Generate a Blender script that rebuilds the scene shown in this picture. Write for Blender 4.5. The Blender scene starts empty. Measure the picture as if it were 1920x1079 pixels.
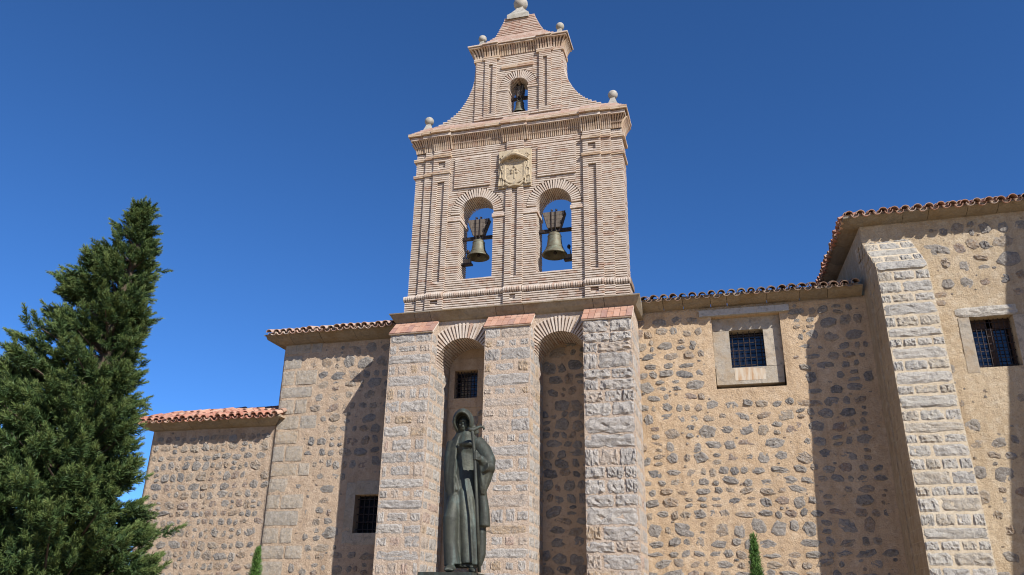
import bpy, bmesh, math, random
import numpy as np
from mathutils import Vector, Matrix, Euler, noise

S = bpy.context.scene
COL = S.collection
rnd = random.Random(7)

# ---------------------------------------------------------------- camera, light, exposure
f_px, pitch, yaw, roll = 1536.0, math.radians(22.156), math.radians(-15.696), math.radians(1.028)
cy, sy, cp, sp = math.cos(yaw), math.sin(yaw), math.cos(pitch), math.sin(pitch)
Fw = Vector((sy*cp, cy*cp, sp)); R0 = Vector((cy, -sy, 0)); U0 = R0.cross(Fw)
Rt = R0*math.cos(roll) + U0*math.sin(roll); Up = U0*math.cos(roll) - R0*math.sin(roll)
cam = bpy.data.cameras.new('camera'); cam.sensor_width = 36; cam.lens = f_px/1920*36
cam.clip_start = 0.1; cam.clip_end = 3000
camo = bpy.data.objects.new('camera', cam); COL.objects.link(camo)
camo.matrix_world = Matrix(((Rt.x, Up.x, -Fw.x, 0), (Rt.y, Up.y, -Fw.y, -20), (Rt.z, Up.z, -Fw.z, 1.65), (0, 0, 0, 1)))
S.camera = camo

SUN = Vector((1.28, -1.0, 1.15)).normalized()            # towards the sun
elev = math.asin(SUN.z); azim = math.atan2(SUN.x, SUN.y)
W = bpy.data.worlds.new('World'); S.world = W; W.use_nodes = True
nt = W.node_tree; nt.nodes.clear()
sky = nt.nodes.new('ShaderNodeTexSky'); sky.sky_type = 'NISHITA'; sky.sun_disc = False
sky.sun_elevation = elev; sky.sun_rotation = azim
sky.altitude = 1100; sky.air_density = 0.7; sky.dust_density = 0.0; sky.ozone_density = 10
bg = nt.nodes.new('ShaderNodeBackground'); bg.inputs['Strength'].default_value = 0.106
wo = nt.nodes.new('ShaderNodeOutputWorld')
hs = nt.nodes.new('ShaderNodeHueSaturation'); hs.inputs['Saturation'].default_value = 1.06
nt.links.new(sky.outputs[0], hs.inputs['Color']); nt.links.new(hs.outputs[0], bg.inputs[0]); nt.links.new(bg.outputs[0], wo.inputs[0])
sl = bpy.data.lights.new('sun', 'SUN'); sl.energy = 5.0; sl.angle = math.radians(0.53); sl.color = (1.0, 0.97, 0.92)
so = bpy.data.objects.new('sun', sl); COL.objects.link(so)
so.rotation_euler = SUN.to_track_quat('Z', 'Y').to_euler(); so.location = (15, -20, 30)
S.view_settings.view_transform = 'Standard'; S.view_settings.look = 'None'
S.view_settings.gamma = 1; S.view_settings.exposure = 0.75; S.view_settings.use_curve_mapping = False
S.cycles.filter_width = 1.1; S.cycles.max_bounces = 8; S.cycles.diffuse_bounces = 4

# ---------------------------------------------------------------- object helpers
LOC = {}
def thing(name, loc, label=None, cat=None, group=None, kind=None):
    o = bpy.data.objects.new(name, None); COL.objects.link(o); o.location = loc; o.empty_display_size = 0.3
    LOC[o.name] = Matrix.Translation(Vector(loc))
    tag(o, label, cat, group, kind); return o
def tag(o, label=None, cat=None, group=None, kind=None):
    if label: o['label'] = label
    if cat: o['category'] = cat
    if group: o['group'] = group
    if kind: o['kind'] = kind
    return o
def put(name, me, parent=None, mw=None, mat=None, kind=None, label=None):
    o = bpy.data.objects.new(name, me); COL.objects.link(o)
    mw = mw or Matrix.Identity(4)
    if parent is not None:
        o.parent = parent; o.matrix_parent_inverse = LOC[parent.name].inverted()
    o.matrix_basis = mw; LOC[o.name] = mw.copy()
    if mat is not None and len(me.materials) == 0: me.materials.append(mat)
    if kind: o['kind'] = kind
    if label: o['label'] = label
    return o
def mesh_np(name, V, Fq, mat, smooth=False):
    me = bpy.data.meshes.new(name)
    me.from_pydata(V.tolist() if hasattr(V, 'tolist') else V, [], Fq.tolist() if hasattr(Fq, 'tolist') else Fq)
    me.materials.append(mat)
    if smooth: me.polygons.foreach_set('use_smooth', [True]*len(me.polygons))
    me.update(); return me
def bm_mesh(name, bm, mat, smooth=False):
    me = bpy.data.meshes.new(name); bmesh.ops.recalc_face_normals(bm, faces=bm.faces)
    bm.to_mesh(me); bm.free(); me.materials.append(mat)
    if smooth: me.polygons.foreach_set('use_smooth', [True]*len(me.polygons))
    me.update(); return me
class Boxes:
    """collects axis-aligned or turned boxes and makes one mesh of them"""
    Q = np.array([(0,1,3,2),(4,6,7,5),(0,4,5,1),(2,3,7,6),(0,2,6,4),(1,5,7,3)])
    def __init__(s): s.V = []; s.F = []; s.n = 0
    def add(s, c, d, rot=None, jit=0):
        v = np.array([(i, j, k) for i in (-.5, .5) for j in (-.5, .5) for k in (-.5, .5)])*np.array(d)
        if jit: v += np.array([[rnd.uniform(-jit, jit) for _ in range(3)] for _ in range(8)])
        if rot is not None: v = v @ np.array(rot).T
        s.V.append(v + np.array(c)); s.F.append(s.Q + s.n); s.n += 8
    def span(s, x0, x1, y0, y1, z0, z1, jit=0):
        s.add(((x0+x1)/2, (y0+y1)/2, (z0+z1)/2), (x1-x0, y1-y0, z1-z0), None, jit)
    def mesh(s, name, mat): return mesh_np(name, np.vstack(s.V), np.vstack(s.F), mat)
def rotY(a):
    c, s_ = math.cos(a), math.sin(a); return np.array([(c, 0, s_), (0, 1, 0), (-s_, 0, c)])
def prism(name, poly, x0, x1, mat):
    """closed profile in (y,z) run along x; x0/x1 may be functions of the profile index"""
    n = len(poly); V = []
    for i, (y, z) in enumerate(poly): V.append((x0(i) if callable(x0) else x0, y, z))
    for i, (y, z) in enumerate(poly): V.append((x1(i) if callable(x1) else x1, y, z))
    Fq = [tuple(range(n))[::-1], tuple(range(n, 2*n))] + [(i, (i+1) % n, n+(i+1) % n, n+i) for i in range(n)]
    bm = bmesh.new(); vs = [bm.verts.new(v) for v in V]
    for q in Fq: bm.faces.new([vs[i] for i in q])
    return bm_mesh(name, bm, mat)
def lathe(prof, seg=20, c=(0, 0, 0)):
    V, Fq = [], []
    for r, z in prof:
        for k in range(seg):
            a = 2*math.pi*k/seg; V.append((c[0]+r*math.cos(a), c[1]+r*math.sin(a), c[2]+z))
    for i in range(len(prof)-1):
        for k in range(seg):
            k2 = (k+1) % seg; Fq.append((i*seg+k, i*seg+k2, (i+1)*seg+k2, (i+1)*seg+k))
    return V, Fq
def tube(pts, rad, seg=8):
    """closed tube along points; rad scalar or list"""
    V, Fq = [], []; n = len(pts); P = [Vector(p) for p in pts]
    for i, p in enumerate(P):
        t = (P[min(i+1, n-1)] - P[max(i-1, 0)]).normalized()
        a = t.cross(Vector((0.13, 0.97, 0.21))).normalized(); b = t.cross(a)
        r = rad[i] if isinstance(rad, (list, tuple)) else rad
        for k in range(seg):
            w = 2*math.pi*k/seg; V.append(tuple(p + a*(r*math.cos(w)) + b*(r*math.sin(w))))
    for i in range(n-1):
        for k in range(seg):
            k2 = (k+1) % seg; Fq.append((i*seg+k, i*seg+k2, (i+1)*seg+k2, (i+1)*seg+k))
    Fq.append(tuple(range(seg))[::-1]); Fq.append(tuple(range((n-1)*seg, n*seg)))
    return V, Fq
def join(*parts):
    V, Fq = [], []
    for v, q in parts:
        o = len(V); V += list(v); Fq += [tuple(i+o for i in p) for p in q]
    return V, Fq

# ---------------------------------------------------------------- materials
ALB = 0.74     # colours below were picked by eye from the sunlit picture; this brings them to real albedos
class M_:
    def __init__(s, name, rough=0.9, metal=0.0, spec=0.25):
        s.m = bpy.data.materials.new(name); s.m.use_nodes = True; s.t = s.m.node_tree
        s.b = s.t.nodes['Principled BSDF']; s.b.inputs['Roughness'].default_value = rough
        s.b.inputs['Metallic'].default_value = metal; s.b.inputs['Specular IOR Level'].default_value = spec
        g = s.n('ShaderNodeNewGeometry'); s.pos = g.outputs['Position']; s.isl = g.outputs['Random Per Island']
        s.orand = s.n('ShaderNodeObjectInfo').outputs['Random']
    def n(s, t, **k):
        nd = s.t.nodes.new(t)
        for a, b in k.items(): setattr(nd, a, b)
        return nd
    def l(s, a, b): s.t.links.new(a, b)
    def noise(s, scale, detail=4, rough=0.6, dist=0.0, vec=None, kind=None):
        nd = s.n('ShaderNodeTexNoise'); nd.inputs['Scale'].default_value = scale
        nd.inputs['Detail'].default_value = detail; nd.inputs['Roughness'].default_value = rough
        nd.inputs['Distortion'].default_value = dist
        if kind: nd.noise_type = kind
        s.l(vec or s.pos, nd.inputs['Vector']); return nd.outputs[0]
    def map(s, scale):
        nd = s.n('ShaderNodeMapping'); nd.inputs['Scale'].default_value = scale; s.l(s.pos, nd.inputs['Vector']); return nd.outputs[0]
    def ramp(s, fac, stops, interp='LINEAR'):
        nd = s.n('ShaderNodeValToRGB'); cr = nd.color_ramp; cr.interpolation = interp
        while len(cr.elements) < len(stops): cr.elements.new(0.5)
        for e, (p, c) in zip(cr.elements, stops):
            e.position = p; e.color = (c[0]*ALB, c[1]*ALB, c[2]*ALB, 1) if hasattr(c, '__len__') else (c, c, c, 1)
        s.l(fac, nd.inputs[0]); return nd.outputs[0]
    def mix(s, fac, a, b, mode='MIX'):
        nd = s.n('ShaderNodeMix', data_type='RGBA', blend_type=mode)
        for v, i in ((fac, 0), (a, 6), (b, 7)):
            if hasattr(v, 'is_linked'): s.l(v, nd.inputs[i])
            elif i == 0: nd.inputs[0].default_value = v
            else: nd.inputs[i].default_value = (v[0]*ALB, v[1]*ALB, v[2]*ALB, 1)
        return nd.outputs[2]
    def math(s, op, a, b=0.0):
        nd = s.n('ShaderNodeMath', operation=op)
        for v, i in ((a, 0), (b, 1)):
            if hasattr(v, 'is_linked'): s.l(v, nd.inputs[i])
            else: nd.inputs[i].default_value = v
        return nd.outputs[0]
    def rand(s): return s.math('FRACT', s.math('ADD', s.isl, s.orand))
    def col(s, c): 
        if hasattr(c, 'is_linked'): s.l(c, s.b.inputs['Base Color'])
        else: s.b.inputs['Base Color'].default_value = (c[0]*ALB, c[1]*ALB, c[2]*ALB, 1)
        return s
    def bump(s, h, dist, strength=1.0):
        nd = s.n('ShaderNodeBump'); nd.inputs['Distance'].default_value = dist; nd.inputs['Strength'].default_value = strength
        s.l(h, nd.inputs['Height']); s.l(nd.outputs[0], s.b.inputs['Normal']); return s

def mortar_mat(name, c1, c2, c3, relief=0.02):
    m = M_(name, 0.95, 0, 0.1)
    big = m.noise(0.7, 6, 0.65); mid = m.noise(4.5, 7, 0.7); fine = m.noise(38, 5, 0.7)
    c = m.ramp(big, [(0.34, c1), (0.62, c2)])
    c = m.mix(m.ramp(mid, [(0.48, 0), (0.66, 0.8)]), c, c3)
    # grey-brown patches where old stone shows through the render
    c = m.mix(m.ramp(m.noise(8.5, 6, 0.72), [(0.54, 0), (0.66, 0.6)]), c, (c1[0]*0.68, c1[1]*0.70, c1[2]*0.78))
    # rain streaks: noise drawn out downwards
    st = m.noise(1.0, 6, 0.68, vec=m.map((3.2, 3.2, 0.28)))
    c = m.mix(m.ramp(st, [(0.50, 0), (0.70, 0.45)]), c, (c1[0]*0.58, c1[1]*0.54, c1[2]*0.5))
    # pits and crumbs
    c = m.mix(m.ramp(m.noise(22, 4, 0.7), [(0.30, 0.6), (0.42, 0)]), c, (c1[0]*0.35, c1[1]*0.30, c1[2]*0.26))
    c = m.mix(m.ramp(fine, [(0.3, 0.4), (0.52, 0)]), c, (c1[0]*0.5, c1[1]*0.46, c1[2]*0.42))
    m.col(c)
    h = m.math('ADD', m.math('MULTIPLY', m.noise(6.5, 8, 0.76), 1.3), m.math('MULTIPLY', m.noise(45, 4, 0.7), 0.35))
    m.bump(h, relief); return m.m
def stone_mat(name, stops, relief=0.05, speck=0.5, scale=1.0, interp='CONSTANT', stain=None, light=0.5):
    m = M_(name, 0.92, 0, 0.2)
    c = m.ramp(m.rand(), stops, interp)
    g = m.noise(14*scale, 6, 0.7); c = m.mix(m.ramp(g, [(0.42, 0.0), (0.62, light)]), c, (0.50, 0.465, 0.42))
    d = m.noise(6*scale, 6, 0.7, 0.6); c = m.mix(m.ramp(d, [(0.34, 0.6), (0.5, 0)]), c, (0.15, 0.135, 0.12))
    fine = m.noise(75*scale, 3, 0.7); c = m.mix(m.ramp(fine, [(0.36, speck), (0.52, 0)]), c, (0.10, 0.095, 0.09))
    if stain: c = m.mix(m.ramp(m.noise(1.6, 5, 0.7), [(0.48, 0), (0.7, 0.7)]), c, stain)
    m.col(c)
    h = m.math('ADD', m.noise(10*scale, 8, 0.78), m.math('MULTIPLY', m.noise(4*scale, 3, 0.6), 0.6))
    m.bump(h, relief); return m.m

MORT_NAVE = mortar_mat('mortar_warm', (0.56, 0.40, 0.25), (0.65, 0.48, 0.315), (0.70, 0.545, 0.385), 0.055)
MORT_WING = mortar_mat('mortar_beige', (0.51, 0.375, 0.26), (0.60, 0.455, 0.325), (0.65, 0.515, 0.385), 0.055)
MORT_PIER = mortar_mat('mortar_pink', (0.54, 0.415, 0.31), (0.61, 0.48, 0.37), (0.64, 0.525, 0.42), 0.05)
MORT_TRAN = mortar_mat('mortar_ochre', (0.51, 0.39, 0.255), (0.60, 0.475, 0.325), (0.66, 0.555, 0.415), 0.055)
GREY = [(0.0, (0.34, 0.295, 0.245)), (0.14, (0.38, 0.335, 0.285)), (0.28, (0.41, 0.315, 0.225)), (0.40, (0.29, 0.255, 0.22)), (0.52, (0.44, 0.345, 0.245)),
        (0.64, (0.33, 0.29, 0.25)), (0.76, (0.19, 0.175, 0.165)), (0.83, (0.43, 0.31, 0.205)), (0.92, (0.36, 0.25, 0.18))]
PIERC = [(0.0, (0.53, 0.475, 0.42)), (0.25, (0.57, 0.515, 0.455)), (0.5, (0.49, 0.445, 0.40)), (0.68, (0.57, 0.46, 0.365)),
         (0.82, (0.53, 0.38, 0.24)), (0.89, (0.55, 0.39, 0.30)), (0.94, (0.45, 0.405, 0.36))]
BUTTC = [(0.0, (0.54, 0.495, 0.42)), (0.35, (0.58, 0.53, 0.455)), (0.65, (0.54, 0.465, 0.36)), (0.85, (0.49, 0.455, 0.40))]
ST_RUB = stone_mat('rubble_granite', GREY, 0.085, 0.6, light=0.6)
ST_PIER = stone_mat('pier_granite', PIERC, 0.075, 0.4)
ST_BUTT = stone_mat('buttress_granite', BUTTC, 0.065, 0.35)
ST_ASH = stone_mat('dressed_granite', [(0, (0.42, 0.345, 0.255)), (0.35, (0.46, 0.38, 0.285)), (0.6, (0.38, 0.325, 0.255)), (0.85, (0.45, 0.35, 0.24))], 0.03, 0.4)
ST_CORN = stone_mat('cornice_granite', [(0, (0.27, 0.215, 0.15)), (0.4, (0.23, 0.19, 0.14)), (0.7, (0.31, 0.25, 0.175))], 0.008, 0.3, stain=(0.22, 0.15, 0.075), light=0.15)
ST_FRAME = stone_mat('window_granite', [(0, (0.45, 0.385, 0.295)), (0.4, (0.49, 0.41, 0.31)), (0.7, (0.41, 0.355, 0.28))], 0.02, 0.4, light=0.3, stain=(0.36, 0.25, 0.14))
ST_SLAB = stone_mat('lintel_granite', [(0, (0.43, 0.42, 0.405))], 0.006, 0.4)
ST_BALL = stone_mat('finial_granite', [(0, (0.42, 0.385, 0.325)), (0.5, (0.46, 0.42, 0.35))], 0.012, 0.35, stain=(0.24, 0.215, 0.15))

def brick_mat(name, stops, lime, relief=0.006):
    m = M_(name, 0.92, 0, 0.15)
    c = m.ramp(m.rand(), stops, 'CONSTANT')
    c = m.mix(m.ramp(m.noise(9, 5, 0.7), [(0.34, 0), (0.68, lime)]), c, (0.70, 0.615, 0.525))
    c = m.mix(m.ramp(m.noise(1.1, 5, 0.65), [(0.5, 0), (0.72, 0.38)]), c, (0.52, 0.37, 0.29))
    c = m.mix(m.ramp(m.noise(1.0, 6, 0.7, vec=m.map((2.6, 2.6, 0.35))), [(0.52, 0), (0.72, 0.5)]), c, (0.36, 0.27, 0.20))
    c = m.mix(m.ramp(m.noise(2.3, 6, 0.7), [(0.56, 0), (0.68, 0.45)]), c, (0.44, 0.275, 0.19))
    c = m.mix(m.ramp(m.noise(60, 3, 0.7), [(0.34, 0.4), (0.5, 0)]), c, (0.25, 0.17, 0.13))
    m.col(c); m.bump(m.noise(55, 5, 0.7), relief); return m.m
BRICKC = [(0, (0.57, 0.46, 0.37)), (0.25, (0.62, 0.51, 0.42)), (0.5, (0.54, 0.415, 0.32)), (0.68, (0.64, 0.54, 0.45)),
          (0.84, (0.50, 0.345, 0.245)), (0.93, (0.44, 0.26, 0.175)), (0.97, (0.39, 0.21, 0.14))]
BRICK = brick_mat('old_brick', BRICKC, 0.8)
BRICK_OR = brick_mat('ochre_brick', [(0, (0.50, 0.36, 0.23)), (0.3, (0.56, 0.43, 0.31)), (0.6, (0.48, 0.32, 0.19)), (0.85, (0.40, 0.24, 0.15))], 0.4)
BRICK_CAP = brick_mat('red_cap_brick', [(0, (0.46, 0.225, 0.14)), (0.35, (0.40, 0.19, 0.125)), (0.6, (0.50, 0.265, 0.175)), (0.85, (0.33, 0.16, 0.12))], 0.22)
BRICK_RED = brick_mat('weathered_brick', [(0, (0.52, 0.32, 0.235)), (0.3, (0.58, 0.40, 0.31)), (0.55, (0.46, 0.26, 0.185)), (0.8, (0.60, 0.45, 0.36))], 0.55)
BMORT = mortar_mat('brick_mortar', (0.22, 0.15, 0.105), (0.27, 0.195, 0.145), (0.32, 0.245, 0.19), 0.01)
CAPM = mortar_mat('cap_mortar', (0.62, 0.52, 0.43), (0.68, 0.58, 0.49), (0.72, 0.63, 0.55), 0.008)
JOINT = mortar_mat('pale_pointing', (0.58, 0.47, 0.33), (0.64, 0.53, 0.385), (0.68, 0.59, 0.45), 0.02)

def tile_mat(name, stops, lichen, amt):
    m = M_(name, 0.85, 0, 0.25); c = m.ramp(m.rand(), stops, 'CONSTANT')
    c = m.mix(m.ramp(m.noise(11, 6, 0.7), [(0.42, 0), (0.66, amt)]), c, lichen)
    c = m.mix(m.ramp(m.noise(4, 5, 0.7), [(0.52, 0), (0.72, amt*0.8)]), c, (0.12, 0.09, 0.07))
    m.col(c); m.bump(m.noise(40, 4, 0.7), 0.006); return m.m
T_RED = tile_mat('red_tile', [(0, (0.46, 0.19, 0.125)), (0.3, (0.53, 0.25, 0.17)), (0.55, (0.40, 0.155, 0.105)), (0.78, (0.53, 0.34, 0.25)), (0.9, (0.36, 0.22, 0.16))], (0.52, 0.40, 0.30), 0.5)
T_PALE = tile_mat('pale_tile', [(0, (0.54, 0.33, 0.25)), (0.35, (0.60, 0.42, 0.33)), (0.65, (0.48, 0.30, 0.23)), (0.85, (0.62, 0.50, 0.42))], (0.50, 0.43, 0.34), 0.6)
T_DARK = tile_mat('weathered_tile', [(0, (0.33, 0.20, 0.145)), (0.35, (0.40, 0.265, 0.195)), (0.65, (0.27, 0.175, 0.135)), (0.85, (0.45, 0.34, 0.27))], (0.30, 0.27, 0.20), 0.7)
T_BRN = tile_mat('brown_tile', [(0, (0.50, 0.27, 0.19)), (0.35, (0.55, 0.35, 0.26)), (0.65, (0.43, 0.22, 0.15)), (0.85, (0.58, 0.44, 0.36))], (0.45, 0.37, 0.28), 0.5)

m = M_('wrought_iron', 0.6, 0.6, 0.4); m.col(m.mix(m.ramp(m.noise(30, 4), [(0.45, 0), (0.7, 0.8)]), (0.025, 0.023, 0.024), (0.11, 0.055, 0.035))); IRON = m.m
m = M_('window_glass', 0.12, 0.0, 0.6); m.col((0.012, 0.014, 0.022)); GLASS = m.m
m = M_('dark_room', 0.9); m.col((0.02, 0.018, 0.016)); DARK = m.m
m = M_('old_wood', 0.8, 0, 0.2)
m.col(m.mix(m.ramp(m.noise(1.0, 6, 0.7, vec=m.map((30, 30, 3))), [(0.35, 0), (0.65, 1)]), (0.075, 0.058, 0.045), (0.20, 0.165, 0.13))); m.bump(m.noise(1.0, 4, 0.7, vec=m.map((40, 40, 4))), 0.008); WOOD = m.m
m = M_('window_wood', 0.7, 0, 0.25); m.col(m.mix(m.noise(12, 4), (0.045, 0.027, 0.02), (0.085, 0.05, 0.035))); WOOD2 = m.m
m = M_('bell_bronze', 0.58, 0.25, 0.35)
c = m.ramp(m.noise(6, 6, 0.7), [(0.3, (0.13, 0.095, 0.055)), (0.5, (0.16, 0.145, 0.095)), (0.7, (0.20, 0.225, 0.165))])
c = m.mix(m.ramp(m.noise(1.0, 5, 0.65, vec=m.map((14, 14, 1.6))), [(0.5, 0), (0.7, 0.5)]), c, (0.07, 0.055, 0.035)); m.col(c); m.bump(m.noise(50, 4), 0.004); BRONZE = m.m
m = M_('statue_bronze', 0.62, 0.30, 0.4)
c = m.ramp(m.noise(2.6, 7, 0.7, 0.4), [(0.28, (0.026, 0.027, 0.021)), (0.5, (0.048, 0.050, 0.037)), (0.72, (0.095, 0.097, 0.068))])
c = m.mix(m.ramp(m.noise(1.0, 6, 0.7, vec=m.map((9, 9, 1.0))), [(0.5, 0), (0.68, 0.7)]), c, (0.085, 0.125, 0.112))
c = m.mix(m.ramp(m.noise(40, 5, 0.75), [(0.35, 0.55), (0.55, 0)]), c, (0.03, 0.032, 0.028)); m.col(c); m.bump(m.noise(14, 6, 0.65), 0.007); STATUE = m.m
ARMS = stone_mat('carved_sandstone', [(0, (0.54, 0.43, 0.28))], 0.015, 0.3, light=0.15)

# ---------------------------------------------------------------- shared stone shapes
def blob_mesh(seed, mat):
    """split field stone: uneven angular outline, broken face; unit size in x and z, y from 0 (wall) to -1 (proud)"""
    r = random.Random(seed); n = 11; V = []
    ex = r.choice((2.0, 2.2, 2.5, 3.0, 3.8)); off = r.uniform(0, 6.28); lob = [r.uniform(0.88, 1.09) for _ in range(n)]
    sk = r.uniform(-0.25, 0.25); tl = (r.uniform(-0.9, 0.9), r.uniform(-0.9, 0.9))
    for ring, (k, y) in enumerate(((1.0, 0.5), (0.95, -0.22), (0.74, -0.62), (0.36, -0.75))):
        for i in range(n):
            a = 2*math.pi*(i + 0.3*math.sin(i*2.7+seed))/n + off
            q = (abs(math.cos(a))**ex + abs(math.sin(a))**ex)**(-1/ex)
            w = q*lob[i]*k*0.5*(1 + (r.uniform(-0.10, 0.10) if ring else 0))
            x, z = w*math.cos(a), w*math.sin(a); x += sk*z
            V.append((x, y + (0 if ring == 0 else (r.uniform(-0.42, 0.34) if ring > 1 else r.uniform(-0.25, 0.15))) - (tl[0]*x+tl[1]*z)*(ring > 1), z))
    V.append((r.uniform(-.08, .08), -0.85 + r.uniform(-.5, .5), r.uniform(-.08, .08)))
    Fq = []
    for k in range(3):
        for i in range(n):
            j = (i+1) % n; p, q = k*n+i, k*n+j
            if k == 0: Fq.append((p, q, q+n, p+n))
            elif r.random() < 0.5: Fq += [(p, q, q+n), (p, q+n, p+n)]
            else: Fq += [(p, q, p+n), (q, q+n, p+n)]
    for i in range(n): Fq.append((3*n+i, 3*n+(i+1) % n, 4*n))
    me = bpy.data.meshes.new('stone'); me.from_pydata(V, [], Fq); me.materials.append(mat)
    bm = bmesh.new(); bm.from_mesh(me); bmesh.ops.recalc_face_normals(bm, faces=bm.faces); bm.to_mesh(me); bm.free(); me.update(); return me
def block_mesh(seed, mat, rough=1.0, nx=10, nz=5):
    """squared block, rock-faced: unit in x and z, y from 0.5 (in the wall) to about -1"""
    r = random.Random(seed); V = []; g = {}
    for k in range(nz+1):
        for i in range(nx+1):
            u, v = i/nx-0.5, k/nz-0.5; edge = i in (0, nx) or k in (0, nz)
            f = noise.noise((u*5+seed*3.7, v*3.2, 1.3)) + 0.7*noise.noise((u*12+seed*1.9, v*7, 5.1)) + 0.5*r.uniform(-0.5, 0.5)
            y = (-0.22 if edge else -0.55) - rough*0.42*f*(0.5 if edge else 1)
            du = 0 if i in (0, nx) else r.uniform(-.02, .02); dv = 0 if k in (0, nz) else r.uniform(-.04, .04)
            if i in (0, nx): du = -math.copysign(r.uniform(0, 0.028*rough), u)
            if k in (0, nz): dv = -math.copysign(0.06*rough*(0.6+noise.noise((u*6+seed, v*9, 2.2))+r.uniform(-.3, .3)), v)
            if i in (0, nx) and k in (0, nz): du *= 2.5; dv *= 1.3
            g[i, k] = len(V); V.append((u+du, y, v+dv))
    Fq = []
    for i in range(nx):
        for k in range(nz):
            q = (g[i, k], g[i+1, k], g[i+1, k+1], g[i, k+1])
            Fq += [(q[0], q[1], q[2]), (q[0], q[2], q[3])] if r.random() < 0.5 else [(q[0], q[1], q[3]), (q[1], q[2], q[3])]
    rim = [g[i, 0] for i in range(nx+1)] + [g[nx, k] for k in range(1, nz+1)] + [g[i, nz] for i in range(nx-1, -1, -1)] + [g[0, k] for k in range(nz-1, 0, -1)]
    b0 = len(V)
    for i in rim: V.append((V[i][0], 0.5, V[i][2]))
    for a in range(len(rim)):
        b = (a+1) % len(rim); Fq.append((rim[b], rim[a], b0+a, b0+b))
    me = bpy.data.meshes.new('block'); me.from_pydata(V, [], Fq); me.materials.append(mat); me.update(); return me
BLOB = [blob_mesh(100+i, ST_RUB) for i in range(28)]
BLK_PIER = [block_mesh(200+i, ST_PIER, 1.0) for i in range(16)]
BLK_ROUGH = [block_mesh(240+i, ST_PIER, 1.7) for i in range(16)]
BLK_BUTT = [block_mesh(300+i, ST_BUTT, 1.25) for i in range(16)]
BLK_FLANK = [block_mesh(500+i, MORT_TRAN, 0.2, 5, 4) for i in range(6)]
BLK_ASH = [block_mesh(400+i, ST_ASH, 0.45, 8, 4) for i in range(8)]

def wall_sheet(name, x0, x1, z0, z1, yf, yb, mat, parent, holes=(), step=0.11, amp=0.02, ends=(True, True), yfun=None):
    """plastered rubble core: uneven front face with openings, flat sides, top and back"""
    def cuts(a, b, extra):
        p = sorted({a, b, *[e for e in extra if a < e < b]}); out = []
        for u, v in zip(p, p[1:]):
            k = max(1, round((v-u)/step)); out += [u+(v-u)*i/k for i in range(k)]
        return out + [b]
    X = cuts(x0, x1, [h[i] for h in holes for i in (0, 1)]); Z = cuts(z0, z1, [h[i] for h in holes for i in (2, 3)])
    bm = bmesh.new(); g = {}
    def vert(i, k):
        if (i, k) not in g:
            x, z = X[i], Z[k]
            d = noise.noise((x*1.9, z*1.9, yf*3+1.7))*amp + noise.noise((x*5.3, z*5.3, yf+9))*amp*0.6
            onh = any(h[0]-1e-4 <= x <= h[1]+1e-4 and h[2]-1e-4 <= z <= h[3]+1e-4 for h in holes)
            g[i, k] = bm.verts.new((x, (yfun(x, z) if yfun else yf) + (0 if onh else d), z))
        return g[i, k]
    inh = lambda x, z: any(h[0] < x < h[1] and h[2] < z < h[3] for h in holes)
    for i in range(len(X)-1):
        for k in range(len(Z)-1):
            if not inh((X[i]+X[i+1])/2, (Z[k]+Z[k+1])/2):
                f = bm.faces.new((vert(i, k), vert(i+1, k), vert(i+1, k+1), vert(i, k+1))); f.smooth = True
    for h in holes:
        q = [(h[0], h[2]), (h[1], h[2]), (h[1], h[3]), (h[0], h[3])]; dp = h[4] if len(h) > 4 else 0.5; s = h[5] if len(h) > 5 else 0
        qi = [(h[0]+s, h[2]+s), (h[1]-s, h[2]+s), (h[1]-s, h[3]), (h[0]+s, h[3])]
        a = [bm.verts.new((x, yf, z)) for x, z in q]; b = [bm.verts.new((x, yf+dp, z)) for x, z in qi]
        for i in range(4): bm.faces.new((a[i], a[(i+1) % 4], b[(i+1) % 4], b[i]))
        if len(h) > 6 and h[6]: bm.faces.new(b)
    yfr = yfun or (lambda x, z: yf)
    for xx, on in ((x0, ends[0]), (x1, ends[1])):
        if on:
            i = 0 if xx == x0 else len(X)-1
            for k in range(len(Z)-1):
                bm.faces.new((vert(i, k), vert(i, k+1), bm.verts.new((xx, yb, Z[k+1])), bm.verts.new((xx, yb, Z[k]))))
    for i in range(len(X)-1):
        k = len(Z)-1
        bm.faces.new((vert(i, k), vert(i+1, k), bm.verts.new((X[i+1], yb, z1)), bm.verts.new((X[i], yb, z1))))
    bm.faces.new([bm.verts.new(p) for p in ((x0, yb, z0), (x1, yb, z0), (x1, yb, z1), (x0, yb, z1))])
    me = bpy.data.meshes.new(name); bm.to_mesh(me); bm.free(); me.materials.append(mat); me.update()
    return put(name, me, parent)

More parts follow.
